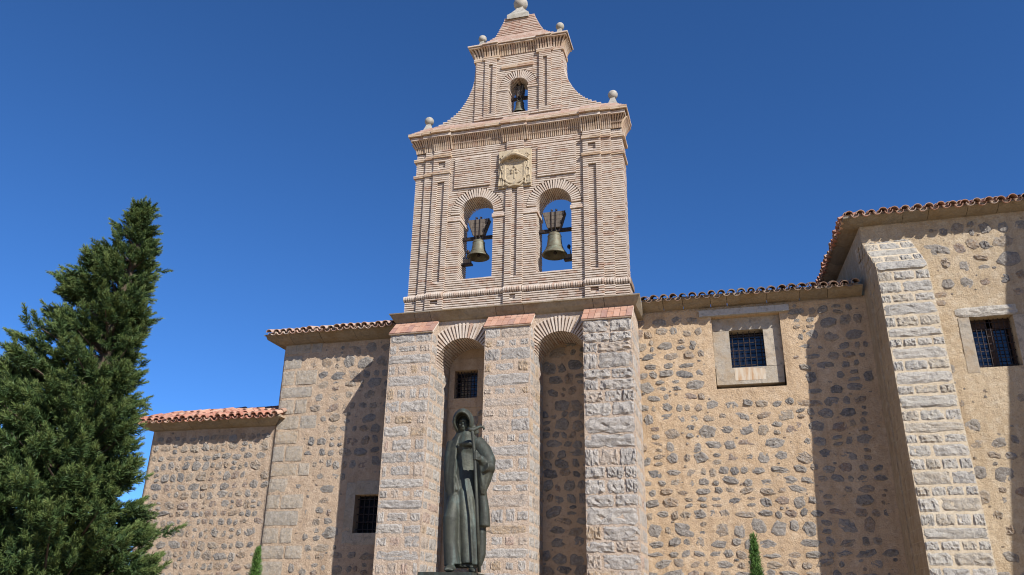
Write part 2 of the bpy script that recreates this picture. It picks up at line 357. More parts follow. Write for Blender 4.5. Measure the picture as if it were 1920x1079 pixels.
LIMIT = 285
def rubble(parent, x0, x1, z0, z1, y, rowh, w, density=0.9, avoid=(), proud=(0.015, 0.045), small=0.5, seed=1, state=None, fill=0.72, hfill=0.74, lim=None, mats=None):
    """rows of uneven field stones; the first ones (seen largest) are objects, the rest one mass"""
    r = random.Random(seed); st = state if state is not None else {'n': 0}
    def bad(x, z, a, b):
        if lim and not lim(x, z): return True
        return any(x+a > q[0] and x-a < q[1] and z+b > q[2] and z-b < q[3] for q in avoid)
    z = z0; todo = []
    while z < z1:
        h = rowh*r.uniform(0.66, 1.34); x = x0 - r.uniform(0, w)
        while x < x1:
            ww = w*r.choice((0.55, 0.7, 0.85, 1.0, 1.0, 1.15, 1.35, 1.6)); cx = x+ww/2
            if r.random() < density:
                sw = ww*r.uniform(fill-0.12, fill+0.10); sh = min(h*r.uniform(hfill-0.2, hfill+0.16), sw*1.25)
                cz = z + h/2 + r.uniform(-0.14, 0.14)*h
                if h > rowh*0.95 and ww < w*1.1 and r.random() < 0.35:
                    for q in (0.26, 0.76): 
                        c2, s2, h2 = cx+r.uniform(-0.02, 0.02), sw*r.uniform(0.7, 1.0), h*r.uniform(0.30, 0.42)
                        if c2-s2/2 > x0 and c2+s2/2 < x1 and z+h*q+h2/2 < z1 and not bad(c2, z+h*q, s2/2, h2/2): todo.append((c2, z+h*q, s2, h2))
                elif cx-sw/2 > x0 and cx+sw/2 < x1 and cz+sh/2 < z1 and not bad(cx, cz, sw/2, sh/2): todo.append((cx, cz, sw, sh))
            for _q in range(int(small) + (r.random() < small % 1)):
                sw = r.uniform(0.05, 0.13); px_ = x + r.uniform(-0.02, ww); pz = z + r.uniform(0, h)
                if px_-sw > x0 and px_+sw < x1 and pz < z1-0.05 and not bad(px_, pz, sw, sw) and all(abs(px_-t[0]) > t[2]/2+sw/2 or abs(pz-t[1]) > t[3]/2+sw/2 for t in todo[-70:]):
                    todo.append((px_, pz, sw, sw*r.uniform(0.5, 0.9)))
            x += ww
        z += h
    todo.sort(key=lambda t: -t[2]*t[3]); rest_V, rest_F, n = [], [], 0
    for cx, cz, sw, sh in todo:
        me = r.choice(BLOB); d = r.uniform(*proud)*0.85; d = min(d, 0.20*min(sw, sh)+0.008)
        mw = Matrix.Translation((cx, y+0.006, cz)) @ Matrix.Rotation(r.uniform(-0.18, 0.18), 4, 'Y') @ Matrix.Diagonal((sw*r.choice((1, -1)), d, sh, 1))
        if st['n'] < LIMIT:
            put('stone', me, parent, mw); st['n'] += 1
        else:
            for v in me.vertices: rest_V.append(tuple(mw @ v.co))
            rest_F += [tuple(i+n for i in p.vertices) for p in me.polygons]; n = len(rest_V)
    if rest_V: put('small_stones', mesh_np('small_stones', rest_V, rest_F, ST_RUB), parent, kind='stuff')
    return st

def courses(parent, z0, z1, hs):
    z = z0; i = 0
    while z < z1 - 0.05:
        h = min(hs[i % len(hs)], z1-z); yield i, z, z+h; z += h; i += 1

def block(parent, meshes, c, size, rz=0.0, depth=0.04, name='block', tilt=0.0):
    mw = Matrix.Translation(c) @ Matrix.Rotation(rz, 4, 'Z') @ Matrix.Rotation(tilt, 4, 'X') @ Matrix.Diagonal((size[0]*rnd.choice((1, 1)), depth, size[1], 1))
    return put(name, rnd.choice(meshes), parent, mw)

# cornice of cavetto blocks and barrel-tiled eaves
CAV = [(0.0, 0.0), (0.12, 0.03), (0.25, 0.10), (0.36, 0.19), (0.45, 0.285), (0.50, 0.30), (0.50, 0.34), (0.0, 0.34)]
def cornice(parent, cutsx, yw, zb, proj, ht, mat, mitre=(False, False), name='cornice_block', gap=0.012):
    prof = [(-o*proj/0.5, z*ht/0.34) for o, z in CAV]
    for i, (a, b) in enumerate(zip(cutsx, cutsx[1:])):
        ml = mitre[0] and i == 0; mr = mitre[1] and i == len(cutsx)-2
        dy = rnd.uniform(-0.006, 0.006)
        me = prism(name, [(yw+y+(dy if y < -0.01 else 0), zb+z) for y, z in prof], (lambda k: a+prof[k][0]) if ml else a+gap/2, (lambda k: b-prof[k][0]) if mr else b-gap/2, mat)
        put(name, me, parent)
def tile_mesh(mat, conv=True, L=0.46, r0=0.105, r1=0.088, th=0.016):
    V, Fq = [], []; n = 8
    for y, r in ((0, r0), (L, r1)):
        for rr in (r, r-th):
            for i in range(n+1):
                a = math.pi*i/n; V.append((-rr*math.cos(a), y, (rr*math.sin(a)*0.92)*(1 if conv else -1)))
    N = n+1
    for i in range(n):
        Fq += [(i, i+1, 2*N+i+1, 2*N+i), (N+i+1, N+i, 3*N+i, 3*N+i+1), (i+1, i, N+i, N+i+1), (2*N+i, 2*N+i+1, 3*N+i+1, 3*N+i)]
    Fq += [(0, 2*N, 3*N, N), (n, N+n, 3*N+n, 2*N+n)]
    bm = bmesh.new(); vs = [bm.verts.new(v) for v in V]
    for q in Fq: bm.faces.new([vs[i] for i in q])
    me = bm_mesh('tile', bm, mat); 
    return me
def eaves(parent, p0, p1, zt, slope, rows, mat, pitch=0.245, rise=0.0):
    """rows of cover and channel tiles from the eave line p0->p1 (plan) up the roof"""
    cov = [tile_mesh(mat, True, L, r, r*0.84) for L, r in ((0.46, 0.105), (0.45, 0.10), (0.47, 0.11))]; chn = tile_mesh(mat, False, 0.46, 0.10, 0.115)
    a = Vector((p0[0], p0[1], 0)); d = Vector((p1[0], p1[1], 0))-a; L = d.length; d.normalize(); inn = Vector((-d.y, d.x, 0))
    n = int(L/pitch); ang = math.atan2(d.y, d.x); sl = math.atan(slope)
    bed = Boxes(); mid = (a + d*(L/2) + inn*0.42); bed.add((mid.x, mid.y, zt+0.095), (L-0.10, 0.58, 0.065), np.array(Matrix.Rotation(ang, 3, 'Z')))
    put('mortar_bed', bed.mesh('mortar_bed', MORT_WING), parent)
    for j in range(rows):
        s_ = j*0.36
        for i in range(n):
            for kind in (0, 1):
                x = (i+0.5 + (0.5 if kind else 0))*L/n
                if kind and i == n-1: continue
                o = 0.02*rnd.random() if j == 0 else 0
                base = a + d*(x + rnd.uniform(-0.008, 0.008)) + inn*((s_-o)*math.cos(sl)) + Vector((0, 0, zt + s_*math.sin(sl) + (0.105 if kind else 0.02*0) + 0.02*(j > 0) + rise*x/L))
                if not kind: base.z = zt + s_*math.sin(sl) + 0.02*(j > 0) + 0.02
                else: base.z = zt + s_*math.sin(sl) + 0.02*(j > 0) - 0.02 + 0.0
                base.z += rnd.uniform(-0.014, 0.014); base += inn*rnd.uniform(-0.03, 0.03)
                # kind 0: cover, humped; kind 1: channel, hollow
                mw = Matrix.Translation(base + Vector((0, 0, 0.06 if not kind else 0.10))) @ Matrix.Rotation(ang, 4, 'Z') @ Matrix.Rotation(sl + rnd.uniform(-0.05, 0.05), 4, 'X') @ Matrix.Rotation(rnd.uniform(-0.07, 0.07), 4, 'Z') @ Matrix.Rotation(rnd.uniform(-0.10, 0.10), 4, 'Y')
                put('tile', rnd.choice(cov) if not kind else chn, parent, mw)
def grille(parent, x0, x1, z0, z1, y, nv, nh, r=0.011, name='bar'):
    bx = Boxes()
    for i in range(nv):
        x = x0 + (x1-x0)*(i+0.5)/nv
        me = mesh_np(name, *[np.array(q) for q in (lambda b: (np.vstack(b.V), np.vstack(b.F)))(_b((x, y, (z0+z1)/2), (2*r, 2*r, z1-z0)))], IRON); put(name, me, parent)
    for i in range(nh):
        z = z0 + (z1-z0)*(i+0.5)/nh
        me = mesh_np(name, *[np.array(q) for q in (lambda b: (np.vstack(b.V), np.vstack(b.F)))(_b(((x0+x1)/2, y+0.012, z), (x1-x0, 1.2*r, 2.2*r)))], IRON); put(name, me, parent)
def _b(c, d):
    b = Boxes(); b.add(c, d); return b
def box_part(name, x0, x1, y0, y1, z0, z1, mat, parent, jit=0, **k):
    b = Boxes(); b.span(x0, x1, y0, y1, z0, z1, jit); return put(name, b.mesh(name, mat), parent, **k)
def quad_part(name, pts, mat, parent):
    return put(name, mesh_np(name, [tuple(p) for p in pts], [(0, 1, 2, 3)], mat), parent)

WY = 1.5          # the plane of the church's front walls
# ---------------------------------------------------------------- ground
m = M_('paving_earth', 0.95); m.col(m.mix(m.noise(0.6, 6, 0.65), (0.62, 0.46, 0.28), (0.72, 0.54, 0.34))); m.bump(m.noise(18, 6, 0.7), 0.02)
g = put('ground', mesh_np('ground', [(-400, -400, 0), (400, -400, 0), (400, 400, 0), (-400, 400, 0)], [(0, 1, 2, 3)], m.m)); g['kind'] = 'structure'

# ---------------------------------------------------------------- nave wall between bell gable and transept
nave = thing('nave', (0.5, 2.0, 0), 'warm tan rubble nave wall with one barred square window, between bell gable and corner buttress', 'church wall')
rec = (-0.43, 1.33, 7.36, 9.35, 0.55, 0.0, False)
wn = wall_sheet('wall', -2.55, 3.50, 0, 9.66, WY, 2.6, MORT_NAVE, nave, [rec])
# rendered borders beside the recess
st = rubble(wn, -2.6, 3.44, 2.35, 9.56, WY, 0.31, 0.38, 0.96, [(-0.60, 1.50, 7.20, 9.62)], (0.02, 0.05), 1.6, 11, None, 0.80, 0.78)
win = put('window', mesh_np('window', [(-0.05, 1.99, 7.9), (0.95, 1.99, 7.9), (0.95, 1.99, 9.06), (-0.05, 1.99, 9.06)], [(0, 1, 2, 3)], GLASS), nave)
fy0, fy1 = WY+0.155, 2.0
for nm, q in (('lintel', (-0.425, 1.325, 8.995, 9.345)), ('jamb', (-0.425, 0.0, 7.955, 8.99)), ('jamb', (0.885, 1.325, 7.955, 8.99)), ('sill', (-0.41, 1.30, 7.50, 7.95))):
    b = Boxes(); b.span(q[0], q[1], fy0, fy1, q[2], q[3], 0.008); put(nm, b.mesh(nm, ST_FRAME), win)
m = M_('rusty_sill', 0.9); m.col(m.mix(m.ramp(m.noise(1.0, 6, 0.65, vec=m.map((9, 9, 1.2))), [(0.42, 0), (0.66, 1)]), (0.58, 0.50, 0.39), (0.42, 0.23, 0.10)))
box_part('rust_streak', 0.06, 0.84, fy0-0.004, fy0+0.01, 7.60, 7.945, m.m, win)
box_part('iron_edge', 0.0, 0.885, fy0+0.06, fy0+0.10, 7.95, 7.972, IRON, win)
grille(win, 0.0, 0.885, 7.955, 8.99, fy0+0.17, 6, 5)
b = Boxes(); b.span(-0.74, 1.58, WY-0.10, WY+0.1, 9.36, 9.535, 0.006); put('lintel_slab', b.mesh('lintel_slab', ST_SLAB), nave)
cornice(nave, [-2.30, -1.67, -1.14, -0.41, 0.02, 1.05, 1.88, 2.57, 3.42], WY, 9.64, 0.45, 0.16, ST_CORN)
b = Boxes()
roofn = put('roof', prism('roof', [(1.25, 9.80), (6.0, 11.5), (6.0, 11.6), (1.25, 9.88)], -2.3, 3.45, T_DARK), nave)
eaves(roofn, (-2.28, 0.98), (3.36, 0.98), 9.74, 0.36, 2, T_DARK, 0.255)

# ---------------------------------------------------------------- tall wing left of the gable
wing = thing('church_wing', (-11.2, 2.0, 0), 'taller stone wing with dressed corner stones, left of the bell gable, half in its shadow', 'church wing')
ww = wall_sheet('wall', -13.30, -8.9, 0, 9.52, WY, 6.0, MORT_WING, wing, [(-10.50, -9.62, 3.83, 4.86, 0.35, 0.0, False)])
zc, k = 2.2, 0
QX = []
while zc < 9.3:
    h = (0.46, 0.50, 0.42, 0.52, 0.47)[k % 5]*(1 if k % 3 else 0.92); xs = -13.31
    ends = ((0.42, 1.02), (0.80,), (0.78, 1.36), (0.55, 0.98), (1.12,), (0.46, 1.22), (0.66,), (0.9, 1.3))[k % 8]
    for e in ends:
        xe = -13.31+e; block(ww, BLK_ASH, ((xs+xe)/2+0.01, WY-0.004, zc+h/2), (xe-xs-0.06, h-0.065), 0, 0.03, 'quoin_block'); xs = xe
    # returns on the hidden left side
    block(ww, BLK_ASH, (-13.304, WY+0.3, zc+h/2), (0.5, h-0.04), -math.pi/2, 0.028, 'quoin_block')
    QX.append((-13.4, -13.31+ends[-1], zc, zc+h)); zc += h; k += 1
rubble(ww, -13.25, -8.95, 2.2, 9.42, WY, 0.33, 0.36, 0.95, QX + [(-10.86, -9.3, 3.45, 5.33)], (0.018, 0.045), 1.5, 21, None, 0.80, 0.80)
w1 = put('window', mesh_np('window', [(-10.6, 1.84, 3.7), (-9.5, 1.84, 3.7), (-9.5, 1.84, 5.0), (-10.6, 1.84, 5.0)], [(0, 1, 2, 3)], GLASS), wing)
for nm, q in (('jamb', (-10.79, -10.50, 3.56, 5.20)), ('lintel', (-10.495, -9.3, 4.865, 5.24)), ('sill', (-10.495, -9.3, 3.52, 3.825))):
    b = Boxes(); b.span(q[0], q[1], WY-0.012, WY+0.3, q[2], q[3], 0.006); put(nm, b.mesh(nm, ST_FRAME), w1)
grille(w1, -10.5, -9.62, 3.83, 4.86, WY+0.18, 6, 5)
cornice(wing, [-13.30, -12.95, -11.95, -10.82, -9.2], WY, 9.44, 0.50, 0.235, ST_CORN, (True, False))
b = prism('cornice_block', [(WY-0.5, 9.68), (WY+4, 9.68), (WY+4, 9.60), (WY-0.35, 9.56)], -13.75, -13.2, ST_CORN); put('cornice_block', b, wing)
roofw = put('roof', prism('roof', [(1.1, 9.69), (7.0, 11.3), (7.0, 11.4), (1.1, 9.76)], -13.72, -8.9, T_PALE), wing)
eaves(roofw, (-13.66, 0.90), (-9.15, 0.90), 9.62, 0.30, 2, T_PALE, 0.22)

# ---------------------------------------------------------------- low wing at the far left
low = thing('church_wing', (-15.5, 2.0, 0), 'lowest stone wing with bright red tile eaves, beside the big conifer', 'church wing')
wl = wall_sheet('wall', -17.58, -13.29, 0, 7.02, WY+0.02, 5.0, MORT_WING, low)
rubble(wl, -17.60, -13.30, 2.3, 6.92, WY+0.02, 0.29, 0.29, 0.98, (), (0.02, 0.05), 1.0, 31, None, 0.84, 0.86)
cornice(low, [-17.58, -17.11, -16.13, -14.74, -13.78, -13.36], WY+0.02, 6.94, 0.42, 0.21, ST_CORN, (True, True))
roofl = put('roof', prism('roof', [(1.2, 7.14), (3.6, 7.98), (3.6, 8.1), (1.2, 7.24)], -17.85, -13.33, T_RED), low)
eaves(roofl, (-17.98, 0.98), (-12.95, 0.98), 7.08, 0.35, 6, T_RED, 0.235)

# ---------------------------------------------------------------- transept at the right, with its battered buttress
TY = 0.95
tr = thing('transept', (7.0, 3.0, 0), 'tall right hand church block with wooden barred window behind a battered stone buttress', 'church wall')
TX0 = 3.53
wt = wall_sheet('wall', TX0, 14.0, 0, 11.45, TY, 9.0, MORT_TRAN, tr, [(5.66, 6.60, 7.40, 8.68, 0.45, 0.0, False)], ends=(False, True))
# slightly splayed left flank
side = put('side_wall', mesh_np('side_wall', [(TX0, TY, 0), (TX0-0.55, 9.0, 0), (TX0-0.55, 9.0, 11.4), (TX0, TY, 11.4)], [(0, 1, 2, 3)], MORT_TRAN), tr)
rubble(wt, 4.95, 7.9, 2.2, 11.3, TY, 0.40, 0.44, 0.85, [(5.28, 6.95, 7.05, 9.10)], (0.018, 0.05), 1.5, 41, None, 0.74, 0.70)
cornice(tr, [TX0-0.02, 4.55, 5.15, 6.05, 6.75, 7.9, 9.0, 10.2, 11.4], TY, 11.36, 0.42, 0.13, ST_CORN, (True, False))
d = Vector((-0.55, 8.05, 0)).normalized()
for i in range(6):
    a = Vector((TX0, TY+0.02, 0)) + d*(i*1.25); bb = a + d*1.235
    o = [Vector((-q*0.42/0.5, 0, 11.36+z*0.13/0.34)) for q, z in CAV]
    V = [tuple(a+q + (Vector((0, q.x, 0)) if i == 0 else Vector())) for q in o] + [tuple(bb+q) for q in o]; n = len(o)
    put('cornice_block', mesh_np('cornice_block', V, [tuple(range(n)), tuple(range(2*n-1, n-1, -1))] + [(k, n+k, n+(k+1) % n, (k+1) % n) for k in range(n)], ST_CORN), tr)
box_part('corner_block', TX0-0.424, TX0-0.25, TY-0.424, TY-0.20, 11.446, 11.496, ST_CORN, tr)
rooft = put('roof', mesh_np('roof', [(3.1, 0.55, 11.5), (14, 0.55, 11.5), (14, 9, 14.2), (6, 9, 14.2), (2.6, 9, 11.5)], [(0, 1, 2, 3), (0, 3, 4)], T_BRN), tr)
eaves(rooft, (3.12, 0.46), (9.6, 0.46), 11.44, 0.32, 2, T_BRN, 0.262)
eaves(rooft, (2.62, 7.4), (3.07, 0.62), 11.44, 0.3, 1, T_RED, 0.262)
# window of the transept
w2 = put('window', mesh_np('window', [(5.55, 1.36, 7.3), (6.75, 1.36, 7.3), (6.75, 1.36, 8.8), (5.55, 1.36, 8.8)], [(0, 1, 2, 3)], GLASS), tr)
b = put('lintel', BLK_BUTT[3], w2, Matrix.Translation((6.05, TY-0.005, 8.80)) @ Matrix.Diagonal((1.38, 0.05, 0.27, 1)))
for nm, q in (('jamb', (5.40, 5.66, 7.28, 8.66)), ('jamb', (6.60, 6.86, 7.28, 8.66))):
    bx = Boxes(); bx.span(q[0], q[1], TY-0.015, TY+0.4, q[2], q[3], 0.008); put(nm, bx.mesh(nm, ST_FRAME), w2)
for q in ((5.665, 5.72, 7.41, 8.67), (6.08, 6.20, 7.41, 8.67), (6.53, 6.595, 7.41, 8.67), (5.722, 6.528, 7.405, 7.50), (5.722, 6.528, 8.45, 8.675)):
    bx = Boxes(); bx.span(q[0], q[1], TY+0.30, TY+0.36, q[2], q[3]); put('frame', bx.mesh('frame', WOOD2), w2)
grille(w2, 5.67, 6.595, 7.41, 8.67, TY+0.22, 9, 7, 0.008)
box_part('iron_edge', 5.665, 6.60, TY+0.12, TY+0.15, 7.402, 7.43, ST_SLAB, w2)

def battered(parent, xl, xr, ztop, yfront, ywall, zcap, hs, seed, meshes, core_mat, z0=0.0, zvis=2.2):
    """buttress core with a battered face and sloping head; courses of rock-faced blocks on face and left flank"""
    r = random.Random(seed)
    zz = [z0, zvis, 0.5*(zvis+zcap), zcap, ztop]
    bm = bmesh.new(); rows = []
    for z in zz:
        y = yfront(z)+0.014; a, b_ = xl(z), xr(z)
        rows.append([bm.verts.new(p) for p in ((xl(z)-0.10+0.012, ywall+0.6, z), (a+0.012, y, z), (b_-0.012, y, z), (b_-0.012, ywall+0.05, z))])
    for p, q in zip(rows, rows[1:]):
        for i in range(3): bm.faces.new((p[i], p[i+1], q[i+1], q[i]))
    bm.faces.new(rows[-1])
    core = put('buttress', bm_mesh('buttress', bm, core_mat), parent)
    for i, za, zb in courses(core, zvis-0.2, ztop, hs):
        zm = (za+zb)/2; a, b_ = xl(zm), xr(zm); y = yfront(zm); tilt = -math.atan((yfront(zb)-yfront(za))/(zb-za)); h = (zb-za)/math.cos(tilt)
        long = (i % 2 == 1)
        cutx = [a, b_] if long else sorted([a, b_] + [a+(b_-a)*t for t in r.choice(((0.2, 0.62), (0.25, 0.5, 0.78), (0.3, 0.72), (0.24, 0.55, 0.8)))])
        if long and r.random() < 0.2: cutx = [a, a+(b_-a)*r.uniform(0.35, 0.65), b_]
        for u, v in zip(cutx, cutx[1:]):
            block(core, meshes, ((u+v)/2, y+0.022, zm), (v-u-0.035, h-0.035), 0, r.uniform(0.035, 0.06), tilt=tilt)
        # left flank
        yw = ywall+0.6; n = 2 if i % 2 else 3
        ys = [y+0.02] + sorted(y+(yw-y)*t for t in ((0.45,) if n == 2 else (0.3, 0.66))) + [yw]
        for u, v in zip(ys, ys[1:]):
            t = ((u+v)/2-y)/(yw-y); xx = a-0.10*t
            block(core, BLK_FLANK, (xx+0.008, (u+v)/2, zm), (v-u-0.018, zb-za-0.018), -math.pi/2+0.057, 0.012)
    return core
yfr = lambda z: -0.20 + 0.045*(z-2.8) if z < 9.85 else 0.12 + (z-9.85)*0.82
battered(tr, lambda z: 3.62 if z < 9.9 else 3.62-0.10*(z-9.9), lambda z: 4.92-0.018*(z-2.8) if z < 10.0 else 4.79-0.10*(z-10), 10.95, yfr, TY, 9.85,
         [0.24, 0.33, 0.28, 0.31, 0.23, 0.27, 0.29, 0.34], 5, BLK_BUTT, JOINT)
# second, taller buttress beyond the frame (its shadow falls on the transept)
yf2 = lambda z: -2.25 + 0.155*(z-6.5)
battered(tr, lambda z: 9.55, lambda z: 11.2, 14.2, yf2, TY, 13.9, [0.3, 0.4], 6, BLK_BUTT, JOINT, zvis=2.4)
box_part('upper_wall', 9.75, 14.0, TY+0.02, 9.0, 11.4, 14.3, MORT_TRAN, tr)

# ---------------------------------------------------------------- bell gable
gable = thing('bell_gable', (-5.7, 0.8, 0), 'tall brick bell gable with three bell openings standing on three granite piers', 'bell gable')
PIERS = [(-9.13, -7.87, BLK_PIER, 51), (-6.37, -5.08, BLK_PIER, 52), (-3.69, -2.39, BLK_ROUGH, 53)]
HP = [[0.40, 0.33, 0.30, 0.33, 0.33, 0.31, 0.29, 0.27, 0.31], [0.36, 0.31, 0.34, 0.27, 0.33, 0.30], [0.42, 0.31, 0.38, 0.27, 0.35, 0.45]]
for pi, (xa, xb, meshes, seed) in enumerate(PIERS):
    r = random.Random(seed)
    pm = prism('pier', [(0.014, 0), (1.55, 0), (1.55, 9.44), (0.46, 9.44), (0.014, 9.0)], xa+0.012, xb-0.012, MORT_PIER)
    pier = put('pier', pm, gable)
    zt = 9.0; i = 0; zs = []
    while zt > 2.2:
        h = r.choice((0.27, 0.30, 0.33, 0.36)) if pi < 2 else r.choice((0.30, 0.36, 0.44, 0.27)); zs.append((zt-h, zt)); zt -= h
    for i, (za, zb) in enumerate(zs):
        long = i % 2 == 0; zm = (za+zb)/2
        if pi == 2: ts = r.choice(((), (0.55,), (0.4, 0.75), (0.3,), (0.28, 0.66)))
        elif long: ts = r.choice(((), (0.35,), (), (0.6,)))
        else: ts = r.choice(((0.2, 0.7), (0.28, 0.6), (0.3, 0.55, 0.8), (0.22, 0.5, 0.74)))
        cx = [xa] + [xa+(xb-xa)*t for t in ts] + [xb]
        wide = pi < 2 and not long
        for u, v in zip(cx, cx[1:]):
            gx = r.uniform(0.05, 0.15) if wide else 0.025; gz = r.uniform(0.05, 0.13) if (wide and r.random() < 0.7) else (0.025 if pi < 2 else 0.005)
            block(pier, meshes, ((u+v)/2 + r.uniform(-0.01, 0.01), 0.026 if pi < 2 else 0.02, zm + r.uniform(-0.01, 0.01)), (v-u-gx, zb-za-gz), 0, r.uniform(0.03, 0.055) if pi < 2 else r.uniform(0.05, 0.08))
        ys = [0.02, 0.34+0.25*(i % 2), 0.95+0.1*(i % 3), 1.5]
        for u, v in zip(ys, ys[1:]):
            block(pier, BLK_PIER, (xb-0.018, (u+v)/2, zm), (v-u-0.05, zb-za-0.055), math.pi/2, r.uniform(0.02, 0.035))
            block(pier, BLK_PIER, (xa+0.018, (u+v)/2, zm), (v-u-0.05, zb-za-0.055), -math.pi/2, r.uniform(0.02, 0.035))
    # sloping brick head, three rows of paving bricks
    sl = math.atan2(0.46, 0.46); n = 8; L = math.hypot(0.50, 0.48)
    put('cap_bed', prism('cap_bed', [(-0.055, 8.995), (0.45, 9.475), (0.45, 9.43), (-0.02, 8.98)], xa-0.02, xb+0.02, CAPM), pier)
    for a in range(n):
        for c_ in range(2):
            ww_ = (xb-xa+0.04)/n; x = xa-0.02 + ww_*(a+0.5) ; s0 = (c_+0.5)/2
            if a % 2: s0 += 0.10 if c_ == 0 else 0.0
            ln = L/2-0.014 if not a % 2 else (L*0.7-0.014 if c_ == 0 else L*0.3-0.014)
            if a % 2: s0 = 0.35 if c_ == 0 else 0.85
            pos = Vector((x, -0.055+0.505*s0, 8.998+0.48*s0)) + Vector((0, -0.007, 0.007))
            bx = Boxes(); bx.add((0, 0, 0), (ww_-0.014, ln, 0.035), None, 0.003)
            put('cap_brick', bx.mesh('cap_brick', BRICK_CAP), pier, Matrix.Translation(pos) @ Matrix.Rotation(math.atan2(0.48, 0.505), 4, 'X'))

# niches between the piers
niche = wall_sheet('niche_wall', -7.9, -3.66, 0, 9.3, WY, 2.6, mortar_mat('mortar_niche', (0.46, 0.33, 0.215), (0.52, 0.385, 0.26), (0.55, 0.42, 0.30)), gable, [(-7.69, -7.0, 7.48, 8.29, 0.3, 0.0, False)])
rubble(niche, -7.90, -6.22, 2.3, 7.15, WY, 0.34, 0.38, 1.0, (), (0.02, 0.05), 1.0, 61, None, 0.88, 0.90)
rubble(niche, -5.22, -3.60, 2.3, 8.95, WY, 0.33, 0.37, 1.0, (), (0.02, 0.06), 1.2, 62, None, 0.88, 0.90)
w3 = put('window', mesh_np('window', [(-7.8, 1.78, 7.4), (-6.9, 1.78, 7.4), (-6.9, 1.78, 8.4), (-7.8, 1.78, 8.4)], [(0, 1, 2, 3)], GLASS), gable)
for nm, q in (('lintel', (-7.85, -6.40, 8.295, 8.62)), ('jamb', (-7.85, -7.69, 7.475, 8.29)), ('jamb', (-7.0, -6.80, 7.475, 8.29)), ('sill', (-7.85, -6.40, 7.20, 7.47))):
    b = Boxes(); b.span(q[0], q[1], WY-0.03, WY+0.25, q[2], q[3], 0.006); put(nm, b.mesh(nm, MORT_WING), w3)
grille(w3, -7.69, -7.0, 7.48, 8.29, WY+0.12, 7, 6, 0.009)

# bricks: individual ones counted up to the limit, the rest as one mass
WORK = Boxes(); OCH = Boxes(); RED = Boxes(); NB = [0]; VCACHE = {}
def wedge(l, w0, w1, dp, key):
    if key not in VCACHE:
        V = [(sx*w/2, sy_*dp/2, z) for z, w in ((-l/2, w0), (l/2, w1)) for sy_ in (-1, 1) for sx in (-1, 1)]
        VCACHE[key] = mesh_np('brick', V, [(0, 2, 3, 1), (4, 5, 7, 6), (0, 1, 5, 4), (2, 6, 7, 3), (0, 4, 6, 2), (1, 3, 7, 5)], BRICK)
    return VCACHE[key]
def arch_ring(cx, zs, r, th, yf, yb, n, fill=0.66, rows=3, lo=0.0):
    """voussoir ring of real bricks, several bricks deep"""
    dp = (yb-yf)/rows; p0 = math.pi*r/n; p1 = math.pi*(r+th)/n
    for i in range(n):
        a = lo + (math.pi-2*lo)*(i+0.5)/n; rm = r+th/2
        for k in range(rows):
            c = (cx+rm*math.cos(a), yf+dp*(k+0.5)+rnd.uniform(-0.006, 0.006), zs+rm*math.sin(a))
            if k == 0:
                me = wedge(th-0.01, p0*fill, p1*fill*0.82, dp-0.012, (cx, n, round(r, 2)))
                put('brick', me, gable, Matrix.Translation(c) @ Matrix.Rotation(math.pi/2-a + rnd.uniform(-0.012, 0.012), 4, 'Y')); NB[0] += 1
            else:
                WORK.add(c, (p0*fill*1.1, dp-0.012, th-0.01), rotY(math.pi/2-a))
AY = 0.45
def arch_fill(bx_name, x0, x1, z1, cx, zs, r, yf, yb, mat, zlow):
    """plain masonry round a round arch (core behind the ring)"""
    bm = bmesh.new(); n = 24; pts = [(cx-r, zlow)] + [(cx-r*math.cos(math.pi*i/n), zs+r*math.sin(math.pi*i/n)) for i in range(n+1)] + [(cx+r, zlow)]
    outer = [(x0, zlow)] + [(x0 + (x1-x0)*i/n, z1) for i in range(n+1)] + [(x1, zlow)]
    for y, s in ((yf, 1), (yb, -1)):
        a = [bm.verts.new((x, y, z)) for x, z in pts]; b_ = [bm.verts.new((x, y, z)) for x, z in outer]
        for i in range(len(pts)-1): bm.faces.new((a[i], a[i+1], b_[i+1], b_[i]))
        if s == 1: fa, fb = a, b_
        else:
            for i in range(len(pts)-1): bm.faces.new((fa[i], fa[i+1], a[i+1], a[i]))
            for i in range(len(pts)-1): bm.faces.new((fb[i], fb[i+1], b_[i+1], b_[i]))
    bmesh.ops.remove_doubles(bm, verts=bm.verts, dist=0.0005)
    return put(bx_name, bm_mesh(bx_name, bm, mat), gable)
for cx, r, zs in ((-7.12, 0.75, 8.15), (-4.385, 0.705, 8.19)):
    arch_ring(cx, zs, r, 0.45, AY-0.04, WY-0.03, 33, 0.60, 4)
    arch_fill('arch_wall', cx-r-0.02, cx+r+0.02, 9.46, cx, zs, r+0.05, AY+0.02, WY, MORT_PIER, zs)
# ledge of dressed stone below the brickwork
lx = [-9.22, -8.54, -8.07, -6.15, -5.36, -3.44, -3.14, -2.25]
lp = [(0.46, 9.44), (0.40, 9.465), (0.30, 9.55), (0.21, 9.655), (0.17, 9.675), (0.17, 9.705), (1.6, 9.72), (1.6, 9.44)]
for i, (a, b_) in enumerate(zip(lx, lx[1:])):
    ml, mr = i == 0, i == len(lx)-2
    fl = [max(0, 0.46-y)*0.6 if y < 0.5 else 0.1 for y, z in lp]
    put('ledge_stone', prism('ledge_stone', [(y+rnd.uniform(-0.006, 0.006), z) for y, z in lp], (lambda k: a-fl[k]+0.1) if ml else a+0.006, (lambda k: b_+fl[k]-0.1) if mr else b_-0.006, ST_CORN), gable)
box_part('core', -9.05, -2.40, 0.5, 1.58, 9.0, 9.45, MORT_PIER, gable)

